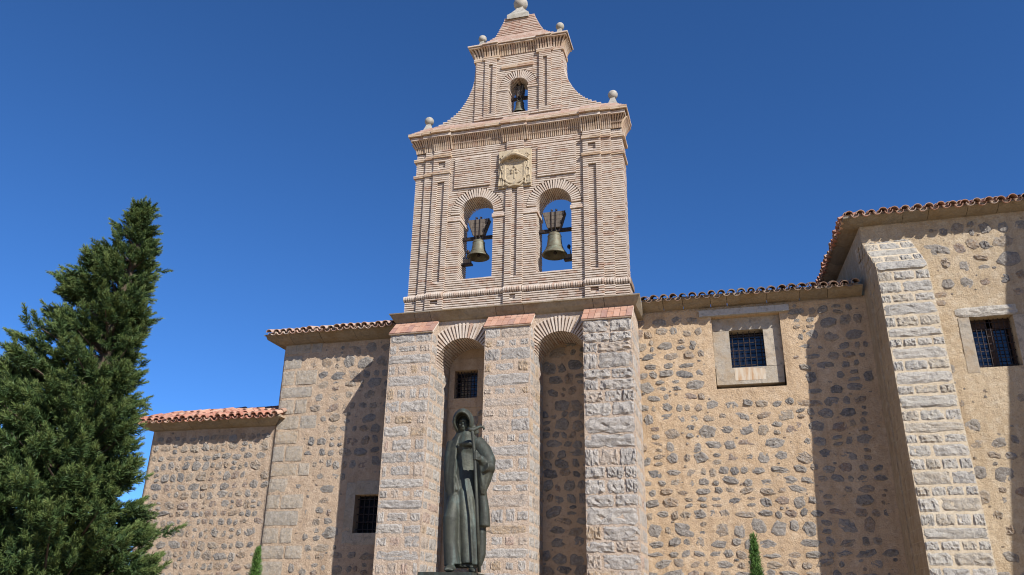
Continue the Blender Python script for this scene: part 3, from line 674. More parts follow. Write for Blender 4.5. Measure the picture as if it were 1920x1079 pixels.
# ---- brick bell stage
XC = -5.71; CR = 0.068; BH = 0.039; YB = 1.20
OPEN = [(-6.875, 0.515, 10.68, 12.79, 0.29), (-4.545, 0.515, 10.68, 12.79, 0.29)]
CORE = Boxes()
def open_half(z, o, ext):
    cx, hw, zb, zs, th = o
    if z < zb or z > zs+hw+(th+0.012 if ext else 0): return 0
    if z <= zs: return hw
    R_ = hw + (th+0.012 if ext else 0.05); return math.sqrt(max(0, R_*R_-(z-zs)**2))
def minus(iv, cuts_):
    out = [iv]
    for a, b_ in cuts_:
        nxt = []
        for u, v in out:
            if b_ <= u or a >= v: nxt.append((u, v)); continue
            if a > u: nxt.append((u, a))
            if b_ < v: nxt.append((b_, v))
        out = nxt
    return [(u, v) for u, v in out if v-u > 0.02]
def run(x0, x1, z, y, dep=0.07, bh=BH, bx=None, lm=0.27):
    """one course of bricks from x0 to x1"""
    bx = bx or WORK; L = x1-x0
    if L < 0.02: return
    n = max(1, round(L/(lm*rnd.uniform(0.85, 1.1)))); ed = [x0] + sorted(x0+L*(i+rnd.uniform(-0.22, 0.22))/n for i in range(1, n)) + [x1]
    for i, (u, v) in enumerate(zip(ed, ed[1:])):
        g0 = 0.002 if i else 0; g1 = 0.002 if i < n-1 else 0
        p = rnd.uniform(-0.004, 0.004)
        dz = rnd.uniform(-0.0012, 0.0012)
        bx.span(u+g0, v-g1, y+p, y+dep, z-bh/2+dz, z+bh/2+dz+rnd.uniform(-0.0015, 0.0015), 0.0018)
def side_run(x, y0, y1, z, face, dep=0.07, bh=BH, bx=None):
    """bricks of a return or jamb facing +x (face=1) or -x"""
    bx = bx or WORK; n = max(1, round((y1-y0)/0.25))
    for i in range(n):
        u, v = y0+(y1-y0)*i/n, y0+(y1-y0)*(i+1)/n; p = rnd.uniform(-0.004, 0.004)
        a, b_ = (x-dep, x+p) if face > 0 else (x+p, x+dep)
        bx.span(a, b_, u+0.003, v-0.003, z-bh/2, z+bh/2, 0.0025)
MAIN, PIL, S2, S1 = 0.0, -0.08, -0.02, 0.045
def segs(scale=1.0):
    """bands across the face as (d0, d1, depth, grooved) from the centre outwards"""
    return [(0.0, 0.265, -0.065, True), (0.265, 2.05, 0.0, False), (2.05, 2.58, PIL, True), (2.58, 2.87, S2, False), (2.87, 3.19, S1, False)]
def stage(z0, z1, extra=0.0, grow=0.0, groove=None, opens=(), panels=()):
    n = round((z1-z0)/CR); cr = (z1-z0)/n
    for k in range(n):
        z = z0+(k+0.5)*cr
        cut = [(o[0]-open_half(z, o, True), o[0]+open_half(z, o, True)) for o in opens if open_half(z, o, True) > 0]
        ccut = [(o[0]-open_half(z, o, False)-0.045*(z <= o[3]), o[0]+open_half(z, o, False)+0.045*(z <= o[3])) for o in opens if open_half(z, o, False) > 0]
        for d0, d1, off, grv in segs():
            if d1 > 3: d1 += grow
            ya = AY+off-extra
            sides = ((XC-d1, XC+d1),) if d0 == 0 else ((XC-d1, XC-d0), (XC+d0, XC+d1))
            for sx0, sx1 in sides:
                ivs = minus((sx0, sx1), cut)
                grc = []
                if grv and groove and groove[0] < z < groove[1]:
                    cg = (sx0+sx1)/2; gw = 0.085 if d0 == 0 else 0.115; grc = [(cg-gw, cg+gw)]
                    for u, v in minus((cg-gw, cg+gw), cut): run(u, v, z, ya+0.075, 0.06)
                for u, v in ivs:
                    for a, b_ in minus((u, v), grc):
                        pan = [p for p in panels if p[2] < z < p[3]]
                        if off == 0.0 and pan:
                            pc = [(p[0], p[1]) for p in pan]
                            for e, f in minus((a, b_), pc): run(e, f, z, ya)
                            for p0_, p1_ in pc:
                                if p0_ >= a-0.01 and p1_ <= b_+0.01: run(p0_, p1_, z, ya-0.055, 0.12)
                        else: run(a, b_, z, ya, 0.075 if off >= 0 else 0.075-off)
                for u, v in minus((sx0+0.012, sx1-0.012) if d1 > 3 else (sx0, sx1), ccut):
                    CORE.span(u, v, ya+(0.13 if grv and grc else 0.062), YB-0.03, z-cr/2, z+cr/2)
                    if grv and grc: CORE.span(u, grc[0][0]-0.02, ya+0.05, ya+0.11, z-cr/2, z+cr/2); CORE.span(grc[0][1]+0.02, v, ya+0.05, ya+0.11, z-cr/2, z+cr/2)
                    run(u, v, z, YB-0.05, 0.05) if d1 < 3 else None
        for o in opens:
            if o[2] < z <= o[3]+0.02:
                for f in (1, -1): side_run(o[0]-f*o[1], AY+0.08, YB, z, f)
        side_run(XC+3.19+grow, AY+S1-extra+0.08, YB, z, 1); side_run(XC-3.19-grow, AY+S1-extra+0.08, YB, z, -1)
def string(z0, z1, proj, ds, out=0.03, bx=None, dep=0.16):
    """projecting moulding of flat bricks following the bands in ds (indices of segs)"""
    sg = segs()
    n = max(1, round((z1-z0)/0.05))
    for k in range(n):
        z = z0+(k+0.5)*(z1-z0)/n
        for j in ds:
            d0, d1, off, _ = sg[j]; e = out if j == 2 and 1 not in ds else 0
            dd1 = d1+proj if j == 4 else d1
            for a, b_ in (((XC-d1, XC+d1),) if d0 == 0 else ((XC-dd1, XC-d0+e), (XC+d0-e, XC+dd1))):
                run(a, b_, z, AY+off-proj*(0.7+0.3*k/n), proj+dep, (z1-z0)/n*0.9, bx)
        if 4 in ds:
            for f in (1, -1): side_run(XC+f*(3.19+proj), AY+S1, YB, z, f, 0.1+proj, (z1-z0)/n*0.9, bx)
def band(z0, z1):
    for d0, d1, off in ((0.0, 0.265, -0.05), (0.265, 2.05, 0.0)):
        for a, b_ in (((XC-d1, XC+d1),) if d0 == 0 else ((XC-d1, XC-d0), (XC+d0, XC+d1))):
            pc = [(p[0], p[1]) for p in PAN if p[2] < z0 and p[3] > z1] if d0 else []
            for e, f in minus((a, b_), pc): run(e, f, (z0+z1)/2, AY+off)
            for p0_, p1_ in pc:
                if p0_ >= a-0.01 and p1_ <= b_+0.01: run(p0_, p1_, (z0+z1)/2, AY+off-0.055, 0.12)
    CORE.span(XC-3.15, XC+3.15, AY+0.05, YB-0.03, z0-0.01, z1+0.01)
def rowlock(z0, z1, proj):
    """standing bricks with rounded noses, one by one"""
    h = z1-z0
    prof = [(0.12, 0), (-0.5*proj, 0), (-0.9*proj, 0.25*h), (-proj, 0.55*h), (-0.75*proj, 0.85*h), (-0.3*proj, h), (0.12, h)]
    def one(w, mat):
        n = len(prof); V = [(s*w/2, y, z) for s in (-1, 1) for y, z in prof]
        return mesh_np('brick', V, [tuple(range(n)), tuple(range(2*n-1, n-1, -1))] + [(i, n+i, n+(i+1) % n, (i+1) % n) for i in range(n)], mat)
    me = one(0.046, BRICK)
    for d0, d1, off, _ in segs():
        dd = d1+proj if d1 > 3 else d1
        for a, b_ in (((XC-d1, XC+d1),) if d0 == 0 else ((XC-dd, XC-d0), (XC+d0, XC+dd))):
            n = max(1, round((b_-a)/0.0665))
            for i in range(n):
                mw = Matrix.Translation((a+(b_-a)*(i+0.5)/n + rnd.uniform(-.004, .004), AY+off-0.02+rnd.uniform(-.005, .005), z0)) @ Matrix.Rotation(rnd.uniform(-0.04, 0.04), 4, 'Y')
                if NB[0] < 292: put('brick', me, gable, mw); NB[0] += 1
                else: WORK.V.append(np.array([tuple(mw @ v.co) for v in me.vertices])) or WORK.F.append(None)
            CORE.span(a, b_, AY+off-0.01, YB-0.02, z0, z1)
    for f in (1, -1): side_run(XC+f*(3.19+proj*0.8), AY+S1, YB, (z0+z1)/2, f, 0.1+proj, h*0.85)
def dentils(z0, z1, y0, proj, bands, halfside, bx, pitch=0.0615, w=0.037, yback=YB, xc=XC):
    """corbelled row of upright bricks cut to a hollow curve"""
    h = z1-z0
    prof = [(0.10, 0.0), (0.0, 0.0), (-0.10*proj, 0.28*h), (-0.36*proj, 0.60*h), (-0.72*proj, 0.86*h), (-proj, h), (0.10, h)]; n = len(prof)
    Fq = [tuple(range(n)), tuple(range(2*n-1, n-1, -1))] + [(i, n+i, n+(i+1) % n, (i+1) % n) for i in range(n)]
    def emit(fn):
        v = [fn(s*w/2, y, z) for s in (-1, 1) for y, z in prof]; GEN.append((v, Fq))
    GEN = bx
    for d0, d1, off in bands:
        for a, b_ in (((xc-d1, xc+d1),) if d0 == 0 else ((xc-d1, xc-d0), (xc+d0, xc+d1))):
            k = max(1, round((b_-a)/pitch))
            for i in range(k):
                x = a+(b_-a)*(i+0.5)/k; fan = 0.0; 
                if abs(x-xc) > halfside-0.32: fan = math.copysign((abs(x-xc)-halfside+0.32)*0.9, x-xc)
                t = rnd.uniform(-0.006, 0.006)
                emit(lambda s, y, z: (x+s+t-fan*min(0, y)*1.1/proj*0.5, y0+off+y, z0+z))
    k = round((yback-y0)/pitch)
    for f in (1, -1):
        for i in range(k):
            yy = y0+(yback-y0)*(i+0.5)/k
            emit(lambda s, y, z: (xc+f*(halfside-y), yy+s, z0+z))

stage(9.72, 10.13, 0.05, 0.06, (9.95, 10.06))
rowlock(10.13, 10.30, 0.10)
PAN = [(-7.60, -6.47, 13.68, 14.72), (-5.02, -3.87, 13.70, 14.76)]
stage(10.30, 14.20, 0, 0, (10.62, 13.95), OPEN, PAN)
string(14.20, 14.285, 0.06, (2, 3, 4), bx=OCH); band(14.20, 14.285)
stage(14.285, 14.77, 0, 0, (14.42, 14.62), (), PAN)
string(14.77, 14.86, 0.075, (2, 3, 4), bx=OCH); band(14.77, 14.86)
stage(14.86, 15.06, 0.0, 0, None)
GEN1 = []
ban = [(0.0, 0.40, -0.06), (0.40, 2.0, -0.01), (2.0, 2.62, -0.07), (2.62, 2.92, -0.03), (2.92, 3.21, 0.0)]
dentils(15.06, 15.43, AY, 0.20, ban, 3.20, GEN1)
CORE.span(XC-3.18, XC+3.18, AY+0.02, YB-0.03, 15.06, 15.43)
CORE.span(XC-3.22, XC+3.22, AY-0.06, YB, 15.22, 15.43); CORE.span(XC-3.28, XC+3.28, AY-0.13, YB, 15.37, 15.43)
def lip(z0, n, y, halfw, bx, bands, xc=XC, ret=True, yb=YB):
    for k in range(n):
        z = z0+(k+0.5)*0.05
        for d0, d1, off in bands:
            dd = halfw if d1 > 3.0 or d1 == bands[-1][1] else d1
            for a, b_ in (((xc-dd, xc+dd),) if d0 == 0 else ((xc-dd, xc-d0), (xc+d0, xc+dd))):
                run(a, b_, z, y+off, 0.4, 0.044, bx)
        for f in (1, -1): side_run(xc+f*halfw, y+0.1, yb+0.05, z, f, 0.2, 0.044, bx)
        CORE.span(xc-halfw+0.02, xc+halfw-0.02, y+0.06, yb, z-0.025, z+0.025)
lip(15.43, 2, AY-0.21, 3.33, WORK, ban); lip(15.54, 2, AY-0.29, 3.40, OCH, ban)
# stepped weathering courses above the cornice
for k in range(5):
    z = 15.64+0.064*(k+0.5)-0.01; y = AY-0.24+0.058*k; hw = 3.31-0.07*k
    for d0, d1, off in ban:
        dd = hw if d1 > 3.1 else d1
        if d0 > dd: continue
        for a, b_ in (((XC-dd, XC+dd),) if d0 == 0 else ((XC-dd, XC-d0), (XC+d0, XC+dd))): run(a, b_, z, y+off*0.7, 0.3, 0.047, RED)
    for f in (1, -1): side_run(XC+f*hw, y+0.08, YB, z, f, 0.2, 0.047, RED)
    CORE.span(XC-hw+0.02, XC+hw-0.02, y+0.05, YB-0.02, z-0.035, z+0.035)
# arch rings of the bell openings, imposts
for cx, hw, zb, zs, th in OPEN:
    arch_ring(cx, zs, hw, th, AY-0.012, YB, 29, 0.66, 3)
    for s in (-1, 1):
        for z in (12.60, 12.655):
            e0, e1 = (cx-hw-0.38, cx-hw+0.03) if s < 0 else (cx+hw-0.03, cx+hw+0.36)
            run(e0, e1, z, AY-0.035, 0.15, 0.046); side_run(cx+s*hw-s*0.03, AY, YB, z, -s, 0.09, 0.046)
    CORE.span(cx-hw+0.01, cx+hw-0.01, AY+0.06, YB-0.03, 10.60, 10.66)

# ---- upper tier
X2 = -5.675; UY = 0.45; UB = 1.12
CURVE = [(15.92, 2.85), (16.02, 2.62), (16.20, 2.24), (16.35, 2.04), (16.50, 1.89), (16.75, 1.72), (17.0, 1.60), (17.3, 1.49), (17.6, 1.44), (18.3, 1.42)]
def interp(tb, z):
    if z <= tb[0][0]: return tb[0][1]
    for (a, u), (b_, v) in zip(tb, tb[1:]):
        if z <= b_: return u+(v-u)*(z-a)/(b_-a)
    return tb[-1][1]
UO = (X2+0.01, 0.315, 16.05, 17.05, 0.28)
UBANDS = [(0.0, 0.69, 0.0, False), (0.69, 1.07, -0.075, True), (1.07, 1.38, -0.02, False), (1.38, 3.0, 0.035, False)]
n = round((18.26-15.94)/CR)
for k in range(n):
    z = 15.94+(k+0.5)*CR; lim_ = interp(CURVE, z)
    e = open_half(z, UO, True); cut = [(UO[0]-e, UO[0]+e)] if e else []
    e = open_half(z, UO, False); cc = [(UO[0]-e-0.04, UO[0]+e+0.04)] if e else []
    for d0, d1, off, grv in UBANDS:
        d1 = min(d1, lim_)
        if z < 16.1: off = min(off, -0.06) if d0 < 1.3 else off
        if d1 <= d0: continue
        for sx0, sx1 in (((X2-d1, X2+d1),) if d0 == 0 else ((X2-d1, X2-d0), (X2+d0, X2+d1))):
            grc = []
            if grv and 16.15 < z < 18.0: grc = [((sx0+sx1)/2-0.065, (sx0+sx1)/2+0.065)]; run(grc[0][0], grc[0][1], z, UY+off+0.07, 0.06)
            for u, v in minus((sx0, sx1), cut):
                for a, b_ in minus((u, v), grc): run(a, b_, z, UY+off, 0.08 if off >= 0 else 0.08-off)
            for u, v in minus((sx0, sx1), cc):
                CORE.span(u+(0.015 if u < X2-1.2 else 0), v-(0.015 if v > X2+1.2 else 0), UY+off+(0.10 if grc else 0.05), UB-0.03, z-CR/2, z+CR/2)
    for f in (1, -1): side_run(X2+f*lim_, UY+0.11, UB, z, f)
    if UO[2] < z <= UO[3]+0.02:
        for f in (1, -1): side_run(UO[0]-f*UO[1], UY+0.08, UB, z, f)
arch_ring(UO[0], UO[3], UO[1], UO[4], UY-0.012, UB, 23, 0.64, 3)
for s in (-1, 1):
    e0, e1 = (X2-0.69, X2-0.30) if s < 0 else (X2+0.31, X2+0.69)
    run(e0, e1, 16.98, UY-0.03, 0.12, 0.05)
    side_run(UO[0]+s*(UO[1]-0.025), UY, UB, 16.98, -s, 0.08, 0.05)
for z in (17.79, 17.85): run(X2-0.53, X2+0.50, z, UY-0.06, 0.15, 0.05, OCH)
ub = [(0.0, 0.62, -0.0), (0.62, 1.12, -0.06), (1.12, 1.44, -0.015)]
for z in (18.20, 18.27):
    for a, b_ in ((X2-1.13, X2-0.60), (X2+0.60, X2+1.13)): run(a, b_, z, UY-0.085, 0.2, 0.05, OCH)
    for a, b_ in ((X2-1.46, X2-1.13), (X2+1.13, X2+1.46)): run(a, b_, z, UY-0.04, 0.2, 0.05, OCH)
    for f in (1, -1): side_run(X2+f*1.46, UY, UB, z, f, 0.1, 0.05, OCH)
GEN2 = []
dentils(18.30, 18.60, UY, 0.15, ub, 1.43, GEN2, 0.078, 0.05, UB, X2)
CORE.span(X2-1.42, X2+1.42, UY+0.02, UB-0.03, 18.20, 18.60); CORE.span(X2-1.46, X2+1.46, UY-0.05, UB, 18.46, 18.60)
lip(18.60, 1, UY-0.17, 1.58, OCH, ub, X2, True, UB); lip(18.66, 1, UY-0.21, 1.63, WORK, ub, X2, True, UB)
TOP = [(18.72, 1.36), (18.80, 1.22), (18.93, 1.00), (19.10, 0.82), (19.30, 0.70), (19.5, 0.61), (19.75, 0.50)]
for k in range(16):
    z = 18.74+CR*(k+0.5); lim_ = interp(TOP, z); y = UY-0.12+0.035*k if k < 5 else UY+0.05
    run(X2-lim_, X2+lim_, z, y, 0.12, BH, RED); CORE.span(X2-lim_+0.015, X2+lim_-0.015, y+0.05, UB-0.03, z-CR/2, z+CR/2)
    for f in (1, -1): side_run(X2+f*lim_, y+0.11, UB, z, f)
# gather brick masses
WF = []; n0 = 0
nose = [i for i, q in enumerate(WORK.F) if q is None]
WV = []; WFq = []; off_ = 0
np_ = 7
NOSEF = [tuple(range(np_)), tuple(range(2*np_-1, np_-1, -1))] + [(i, np_+i, np_+(i+1) % np_, (i+1) % np_) for i in range(np_)]
for v, q in zip(WORK.V, WORK.F):
    WV.append(v); WFq += [tuple(i+off_ for i in p) for p in (NOSEF if q is None else Boxes.Q.tolist())]; off_ += len(v)
bm_w = mesh_np('brickwork', np.vstack(WV), WFq, BRICK); put('brickwork', bm_w, gable, kind='stuff')
put('weathered_brickwork', RED.mesh('weathered_brickwork', BRICK_RED), gable, kind='stuff')
put('string_course', OCH.mesh('string_course', BRICK_OR), gable, kind='stuff')
for gen, nm in ((GEN1, 'cornice_bricks'), (GEN2, 'cornice_bricks')):
    V, Fq = join(*gen); put(nm, mesh_np(nm, V, Fq, BRICK_OR), gable, kind='stuff')
put('core', CORE.mesh('core', BMORT), gable)

# ---- carved coat of arms between the arches
arms = box_part('coat_of_arms', -6.20, -5.21, 0.37, 0.50, 13.46, 14.72, ARMS, gable, 0.006)
ax = -5.705; ay = 0.37
def bas(name, pts, r, closed=False):
    P_ = [(ax+x, ay, 13.46+z) for x, z in pts]
    if closed: P_.append(P_[0])
    V, Fq = tube([(x, y-r*0.9, z) for x, y, z in P_], r*1.35, 6); put(name, mesh_np(name, V, Fq, ARMS), arms)
V, Fq = lathe([(0.0, 0.20), (0.09, 0.19), (0.13, 0.12), (0.15, 0.05), (0.42, 0.02), (0.44, -0.02), (0.40, -0.05), (0.12, -0.03), (0, -0.03)], 18)
put('hat', mesh_np('hat', [(ax+x*1.02, ay+y*0.5-0.03, 14.50+z*1.1-abs(x)*0.40) for x, y, z in V], Fq, ARMS), arms)
sh = [(-0.30, 0.86), (-0.30, 0.30), (-0.22, 0.17), (0, 0.09), (0.22, 0.17), (0.30, 0.30), (0.30, 0.86), (0.2, 0.90), (0.10, 0.84), (0, 0.88), (-0.10, 0.84), (-0.2, 0.90)]
put('shield', mesh_np('shield', [(ax+x, ay-0.03, 13.46+z) for x, z in sh] + [(ax+x*1.08, ay+0.02, 13.46+0.5+(z-0.5)*1.06) for x, z in sh], [tuple(range(12))] + [(i, (i+1) % 12, 12+(i+1) % 12, 12+i) for i in range(12)], ARMS), arms)
bas('shield_rim', [(x*1.0, z) for x, z in sh], 0.026, True)
for s in (-1, 1):
    bas('cord', [(s*0.16, 1.10), (s*0.28, 1.04), (s*0.36, 0.98), (s*0.31, 0.92), (s*0.38, 0.88), (s*0.42, 0.78), (s*0.40, 0.62)], 0.024)
    for k, (tx, tz) in enumerate(((0.40, 0.60), (0.37, 0.34), (0.44, 0.34), (0.34, 0.08), (0.41, 0.08), (0.47, 0.08))):
        V, Fq = lathe([(0, 0.27), (0.022, 0.25), (0.018, 0.18), (0.03, 0.14), (0.042, 0.0), (0, 0.0)], 7)
        put('tassel', mesh_np('tassel', [(ax+s*tx+x, ay-0.015+y, 13.46+tz+z-0.02) for x, y, z in V], Fq, ARMS), arms)
# charges: two rings, a little tree over waves
bas('charge', [(-0.15, 0.96), (-0.10, 1.02), (-0.03, 0.99), (-0.02, 0.92), (-0.09, 0.88), (-0.15, 0.96)], 0.02)
bas('charge', [(0.15, 0.96), (0.10, 1.02), (0.03, 0.99), (0.02, 0.92), (0.09, 0.88), (0.15, 0.96)], 0.02)
bas('charge', [(-0.20, 1.02), (-0.12, 1.10), (0, 1.13), (0.12, 1.10), (0.20, 1.02)], 0.028)
bas('charge', [(0, 0.26), (0.01, 0.42), (-0.01, 0.55)], 0.022)
for x, z in ((-0.07, 0.55), (0.06, 0.57), (0, 0.66), (-0.08, 0.46), (0.08, 0.46)):
    V, Fq = lathe([(0, 0.05), (0.04, 0.025), (0.045, 0), (0.03, -0.03), (0, -0.045)], 7); put('charge', mesh_np('charge', [(ax+x+u, ay-0.03+v, 13.46+z+w) for u, v, w in V], Fq, ARMS), arms)
for k in range(7):
    x = -0.19+k*0.063
    if abs(x) > 0.02: bas('charge', [(x, 0.25), (x+0.01, 0.35)], 0.014)
for s in (-1, 1):
    bas('mantling', [(s*0.31, 0.86), (s*0.36, 0.74), (s*0.32, 0.64), (s*0.37, 0.54), (s*0.33, 0.44), (s*0.36, 0.34), (s*0.30, 0.24)], 0.026)
    bas('mantling', [(s*0.30, 0.12), (s*0.36, 0.06), (s*0.42, 0.12), (s*0.38, 0.18)], 0.024)
    bas('ribbon', [(s*0.05, 0.80), (s*0.14, 0.74), (s*0.22, 0.78), (s*0.27, 0.72)], 0.02)
    bas('ribbon', [(s*0.27, 0.66), (s*0.18, 0.62), (s*0.13, 0.52), (s*0.20, 0.45)], 0.018)
    bas('rosette', [(s*0.44, 1.02), (s*0.40, 1.08), (s*0.34, 1.08), (s*0.36, 1.02), (s*0.42, 0.98)], 0.02)
bas('scroll', [(-0.28, 0.12), (-0.15, 0.03), (0, 0.06), (0.15, 0.03), (0.28, 0.14)], 0.03)

# ---- stone ball finials
def finial(c, r, base, h, neck):
    V, Fq = lathe([(base*1.41, -h), (base*1.41, -h*0.80), (base*1.0, -h*0.62), (neck*1.35, -r*1.15), (neck*1.1, -r*0.7), (0.0, -r*0.7)], 4)
    o = put('finial', mesh_np('finial', [( c[0]+(x*math.cos(.785)-y*math.sin(.785)), c[1]+(x*math.sin(.785)+y*math.cos(.785)), c[2]+z) for x, y, z in V], Fq, ST_BALL), gable)
    V, Fq = lathe([(max(0.0, r*math.sin(math.pi*i/12)), -r*math.cos(math.pi*i/12)) for i in range(13)], 18, c)
    put('ball', mesh_np('ball', V, Fq, ST_BALL, True), o)
finial((-8.70, 0.80, 16.46), 0.148, 0.19, 0.60, 0.075); finial((-2.78, 0.80, 16.47), 0.148, 0.19, 0.60, 0.075)
finial((-7.00, 0.80, 19.38), 0.135, 0.16, 0.60, 0.07); finial((-4.40, 0.80, 19.37), 0.135, 0.16, 0.60, 0.07)
finial((-5.72, 0.80, 20.56), 0.235, 0.36, 0.84, 0.12)

# ---------------------------------------------------------------- bells
def bell(cx, zc, zb, R, axle, yoke, label, y=0.82, plain=False):
    t = thing('church_bell', (cx, y, zb), label, 'bell', 'bells in the brick bell gable')
    H = zc-zb
    prof = [(R, 0), (R*0.99, 0.05*H), (R*0.86, 0.13*H), (R*0.70, 0.26*H), (R*0.60, 0.45*H), (R*0.55, 0.68*H), (R*0.52, 0.84*H), (R*0.47, 0.91*H), (R*0.30, 0.96*H), (0.0, 0.97*H)]
    inner = [(R*0.95, 0.0), (R*0.80, 0.11*H), (R*0.62, 0.26*H), (R*0.52, 0.45*H), (R*0.47, 0.7*H), (R*0.40, 0.86*H), (0.0, 0.90*H)]
    V, Fq = lathe(inner[::-1] + prof, 28, (cx, y, zb))
    put('body', mesh_np('body', V, Fq, BRONZE, True), t)
    for zz, rr in ((0.16, 0.825), (0.80, 0.545), (0.30, 0.69)):
        V, Fq = lathe([(R*rr-0.005, -0.012), (R*rr+0.008, 0), (R*rr-0.005, 0.012)], 28, (cx, y, zb+zz*H)); put('band', mesh_np('band', V, Fq, BRONZE, True), t)
    V, Fq = tube([(cx+0.01, y, zb+0.8*H), (cx+0.02, y-0.01, zb+0.15*H)], [0.015, 0.02], 7)
    V2, F2 = lathe([(0, 0.05), (0.045, 0.03), (0.055, 0), (0.04, -0.04), (0, -0.05)], 10, (cx+0.02, y-0.01, zb+0.1*H))
    put('clapper', mesh_np('clapper', *join((V, Fq), (V2, F2)), IRON), t)
    # crown loops and beam
    V, Fq = join(*[tube([(cx+s*0.02, y+q, zb+0.95*H), (cx+s*0.07, y+q, zb+H+0.02), (cx+s*0.05, y+q, zb+H+0.07)], 0.016, 6) for s in (-1, 1) for q in (-0.05, 0.05)])
    put('crown_loop', mesh_np('crown_loop', V, Fq, BRONZE), t)
    b = Boxes(); b.span(axle[0], axle[1], y-0.045, y+0.045, axle[2]-0.045, axle[2]+0.045, 0.004); put('beam', b.mesh('beam', IRON), t)
    wt_, wb_, z0, z1, n = yoke
    # wooden headstock of stacked planks, wider at the top
    for i in range(n):
        za, zb2 = z0+(z1-z0)*i/n, z0+(z1-z0)*(i+1)/n-0.008
        wa, wb2 = wb_+(wt_-wb_)*i/n, wb_+(wt_-wb_)*(i+1)/n
        V = [(cx-wa/2, y-0.12, za), (cx+wa/2, y-0.12, za), (cx+wb2/2, y-0.12, zb2), (cx-wb2/2, y-0.12, zb2)]; V += [(x, y+0.12, z) for x, _, z in V]
        put('headstock_plank', mesh_np('headstock_plank', V, [(0, 1, 2, 3), (7, 6, 5, 4), (0, 4, 5, 1), (2, 6, 7, 3), (1, 5, 6, 2), (0, 3, 7, 4)], WOOD), t)
    for s, k in ((-1, 0.06), (1, 0.06)):
        for yy in (-0.14,):
            V, Fq = tube([(cx+s*k*0.8, y+yy, z0-0.1), (cx+s*k, y+yy, z0+0.02), (cx+s*k*1.15, y+yy, z1+0.06), (cx+s*k*1.2, y+0.12, z1+0.07)], 0.014, 6)
            V2, F2 = lathe([(0, 0.05), (0.03, 0.03), (0.035, 0), (0.0, -0.02)], 8, (cx+s*k*1.15, y-0.05, z1+0.06))
            put('strap', mesh_np('strap', *join((V, Fq), (V2, F2)), IRON), t)
        e = Vector((cx+s*wb_/2, y-0.10, z0)); f = Vector((cx+s*wt_/2, y-0.10, z1))
        V, Fq = tube([tuple(e), tuple(f)], 0.018, 6); put('edge_iron', mesh_np('edge_iron', V, Fq, IRON), t)
    return t
bell(-6.895, 12.08, 11.50, 0.335, (-7.42, -6.33, 12.12), (0.66, 0.28, 12.17, 12.70, 4), 'smaller green bronze bell hanging in the left arched opening of the bell gable')
bell(-4.605, 12.07, 11.33, 0.365, (-5.09, -4.0, 12.11), (0.66, 0.36, 12.17, 12.68, 4), 'largest bronze bell hanging in the right arched opening of the bell gable')
bell(-5.70, 16.76, 16.27, 0.235, (-6.02, -5.32, 16.84), (0.28, 0.20, 16.88, 17.25, 3), 'small dark bell hanging in the single top opening of the gable')
def hammer(c, s, label):
    t = thing('bell_hammer', c, label, 'bell hammer', 'ringing gear beside the bells')
    b = Boxes(); b.add((c[0], c[1], c[2]), (0.34, 0.16, 0.05)); put('bracket', b.mesh('bracket', IRON), t)
    b = Boxes(); b.add((c[0]-s*0.03, c[1], c[2]+0.09), (0.19, 0.14, 0.13), None, 0.01); put('motor', b.mesh('motor', WOOD), t)
    V, Fq = tube([(c[0]+s*0.02, c[1], c[2]+0.15), (c[0]+s*0.0, c[1], c[2]+0.30), (c[0]+s*-0.03, c[1]-0.02, c[2]+0.42)], 0.014, 6)
    V2, F2 = lathe([(0, 0.08), (0.04, 0.05), (0.055, 0), (0.04, -0.05), (0, -0.07)], 9, (c[0]+s*-0.03, c[1]-0.02, c[2]+0.40))
    put('striker', mesh_np('striker', *join((V, Fq), (V2, F2)), IRON), t)
hammer((-4.17, 0.90, 11.19), 1, 'iron hammer on a bracket at the right jamb beside the largest bell')
hammer((-7.24, 0.82, 11.30), -1, 'iron hammer on a bracket at the left jamb below the smaller bell')

# ---------------------------------------------------------------- bronze statue on its pedestal
SX, SY, SZ, K = -4.475, -7.0, 2.31, 0.00855
def sp(px_, py, y=0.0):
    return Vector((SX+(px_-(866-10*(py-768)/307))*K*0.95, SY+y, SZ+2.67*(1075-py)/307))
bmS = bmesh.new()
def addm(V, Fq):
    vs = [bmS.verts.new(v) for v in V]
    for q in Fq:
        try: bmS.faces.new([vs[i] for i in q])
        except ValueError: pass
def loft(rows, seg=48, fold=None, yc=0.0):
    """rows: (py, left px, right px, half depth, y centre)"""
    V, Fq = [], []
    for j, (py, l, r_, dp, y0) in enumerate(rows):
        c = sp((l+r_)/2, py, y0); hw = (r_-l)/2*K
        for k in range(seg):
            a = 2*math.pi*k/seg; f = fold(a, py) if fold else 0
            V.append((c.x+hw*math.cos(a)*(1+f), c.y+dp*math.sin(a)*(1+1.3*f), c.z))
    for j in range(len(rows)-1):
        for k in range(seg):
            k2 = (k+1) % seg; Fq.append((j*seg+k, j*seg+k2, (j+1)*seg+k2, (j+1)*seg+k))
    Fq.append(tuple(range(seg))); Fq.append(tuple(range((len(rows)-1)*seg, len(rows)*seg))[::-1]); addm(V, Fq)
def ell(c, rx, ry, rz, rot=None, n=14):
    V, Fq = lathe([(math.sin(math.pi*i/n), -math.cos(math.pi*i/n)) for i in range(n+1)], 20)
    Rm = Euler(rot or (0, 0, 0)).to_matrix(); addm([tuple(Vector(c)+Rm @ Vector((x*rx, y*ry, z*rz))) for x, y, z in V], Fq)
def tb(pts, rad, seg=14): addm(*tube([tuple(p) for p in pts], rad, seg))
def densify(rows, n=4):
    out = []
    for a, b_ in zip(rows, rows[1:]):
        for i in range(n): out.append(tuple(u+(v-u)*i/n for u, v in zip(a, b_)))
    return out+[rows[-1]]
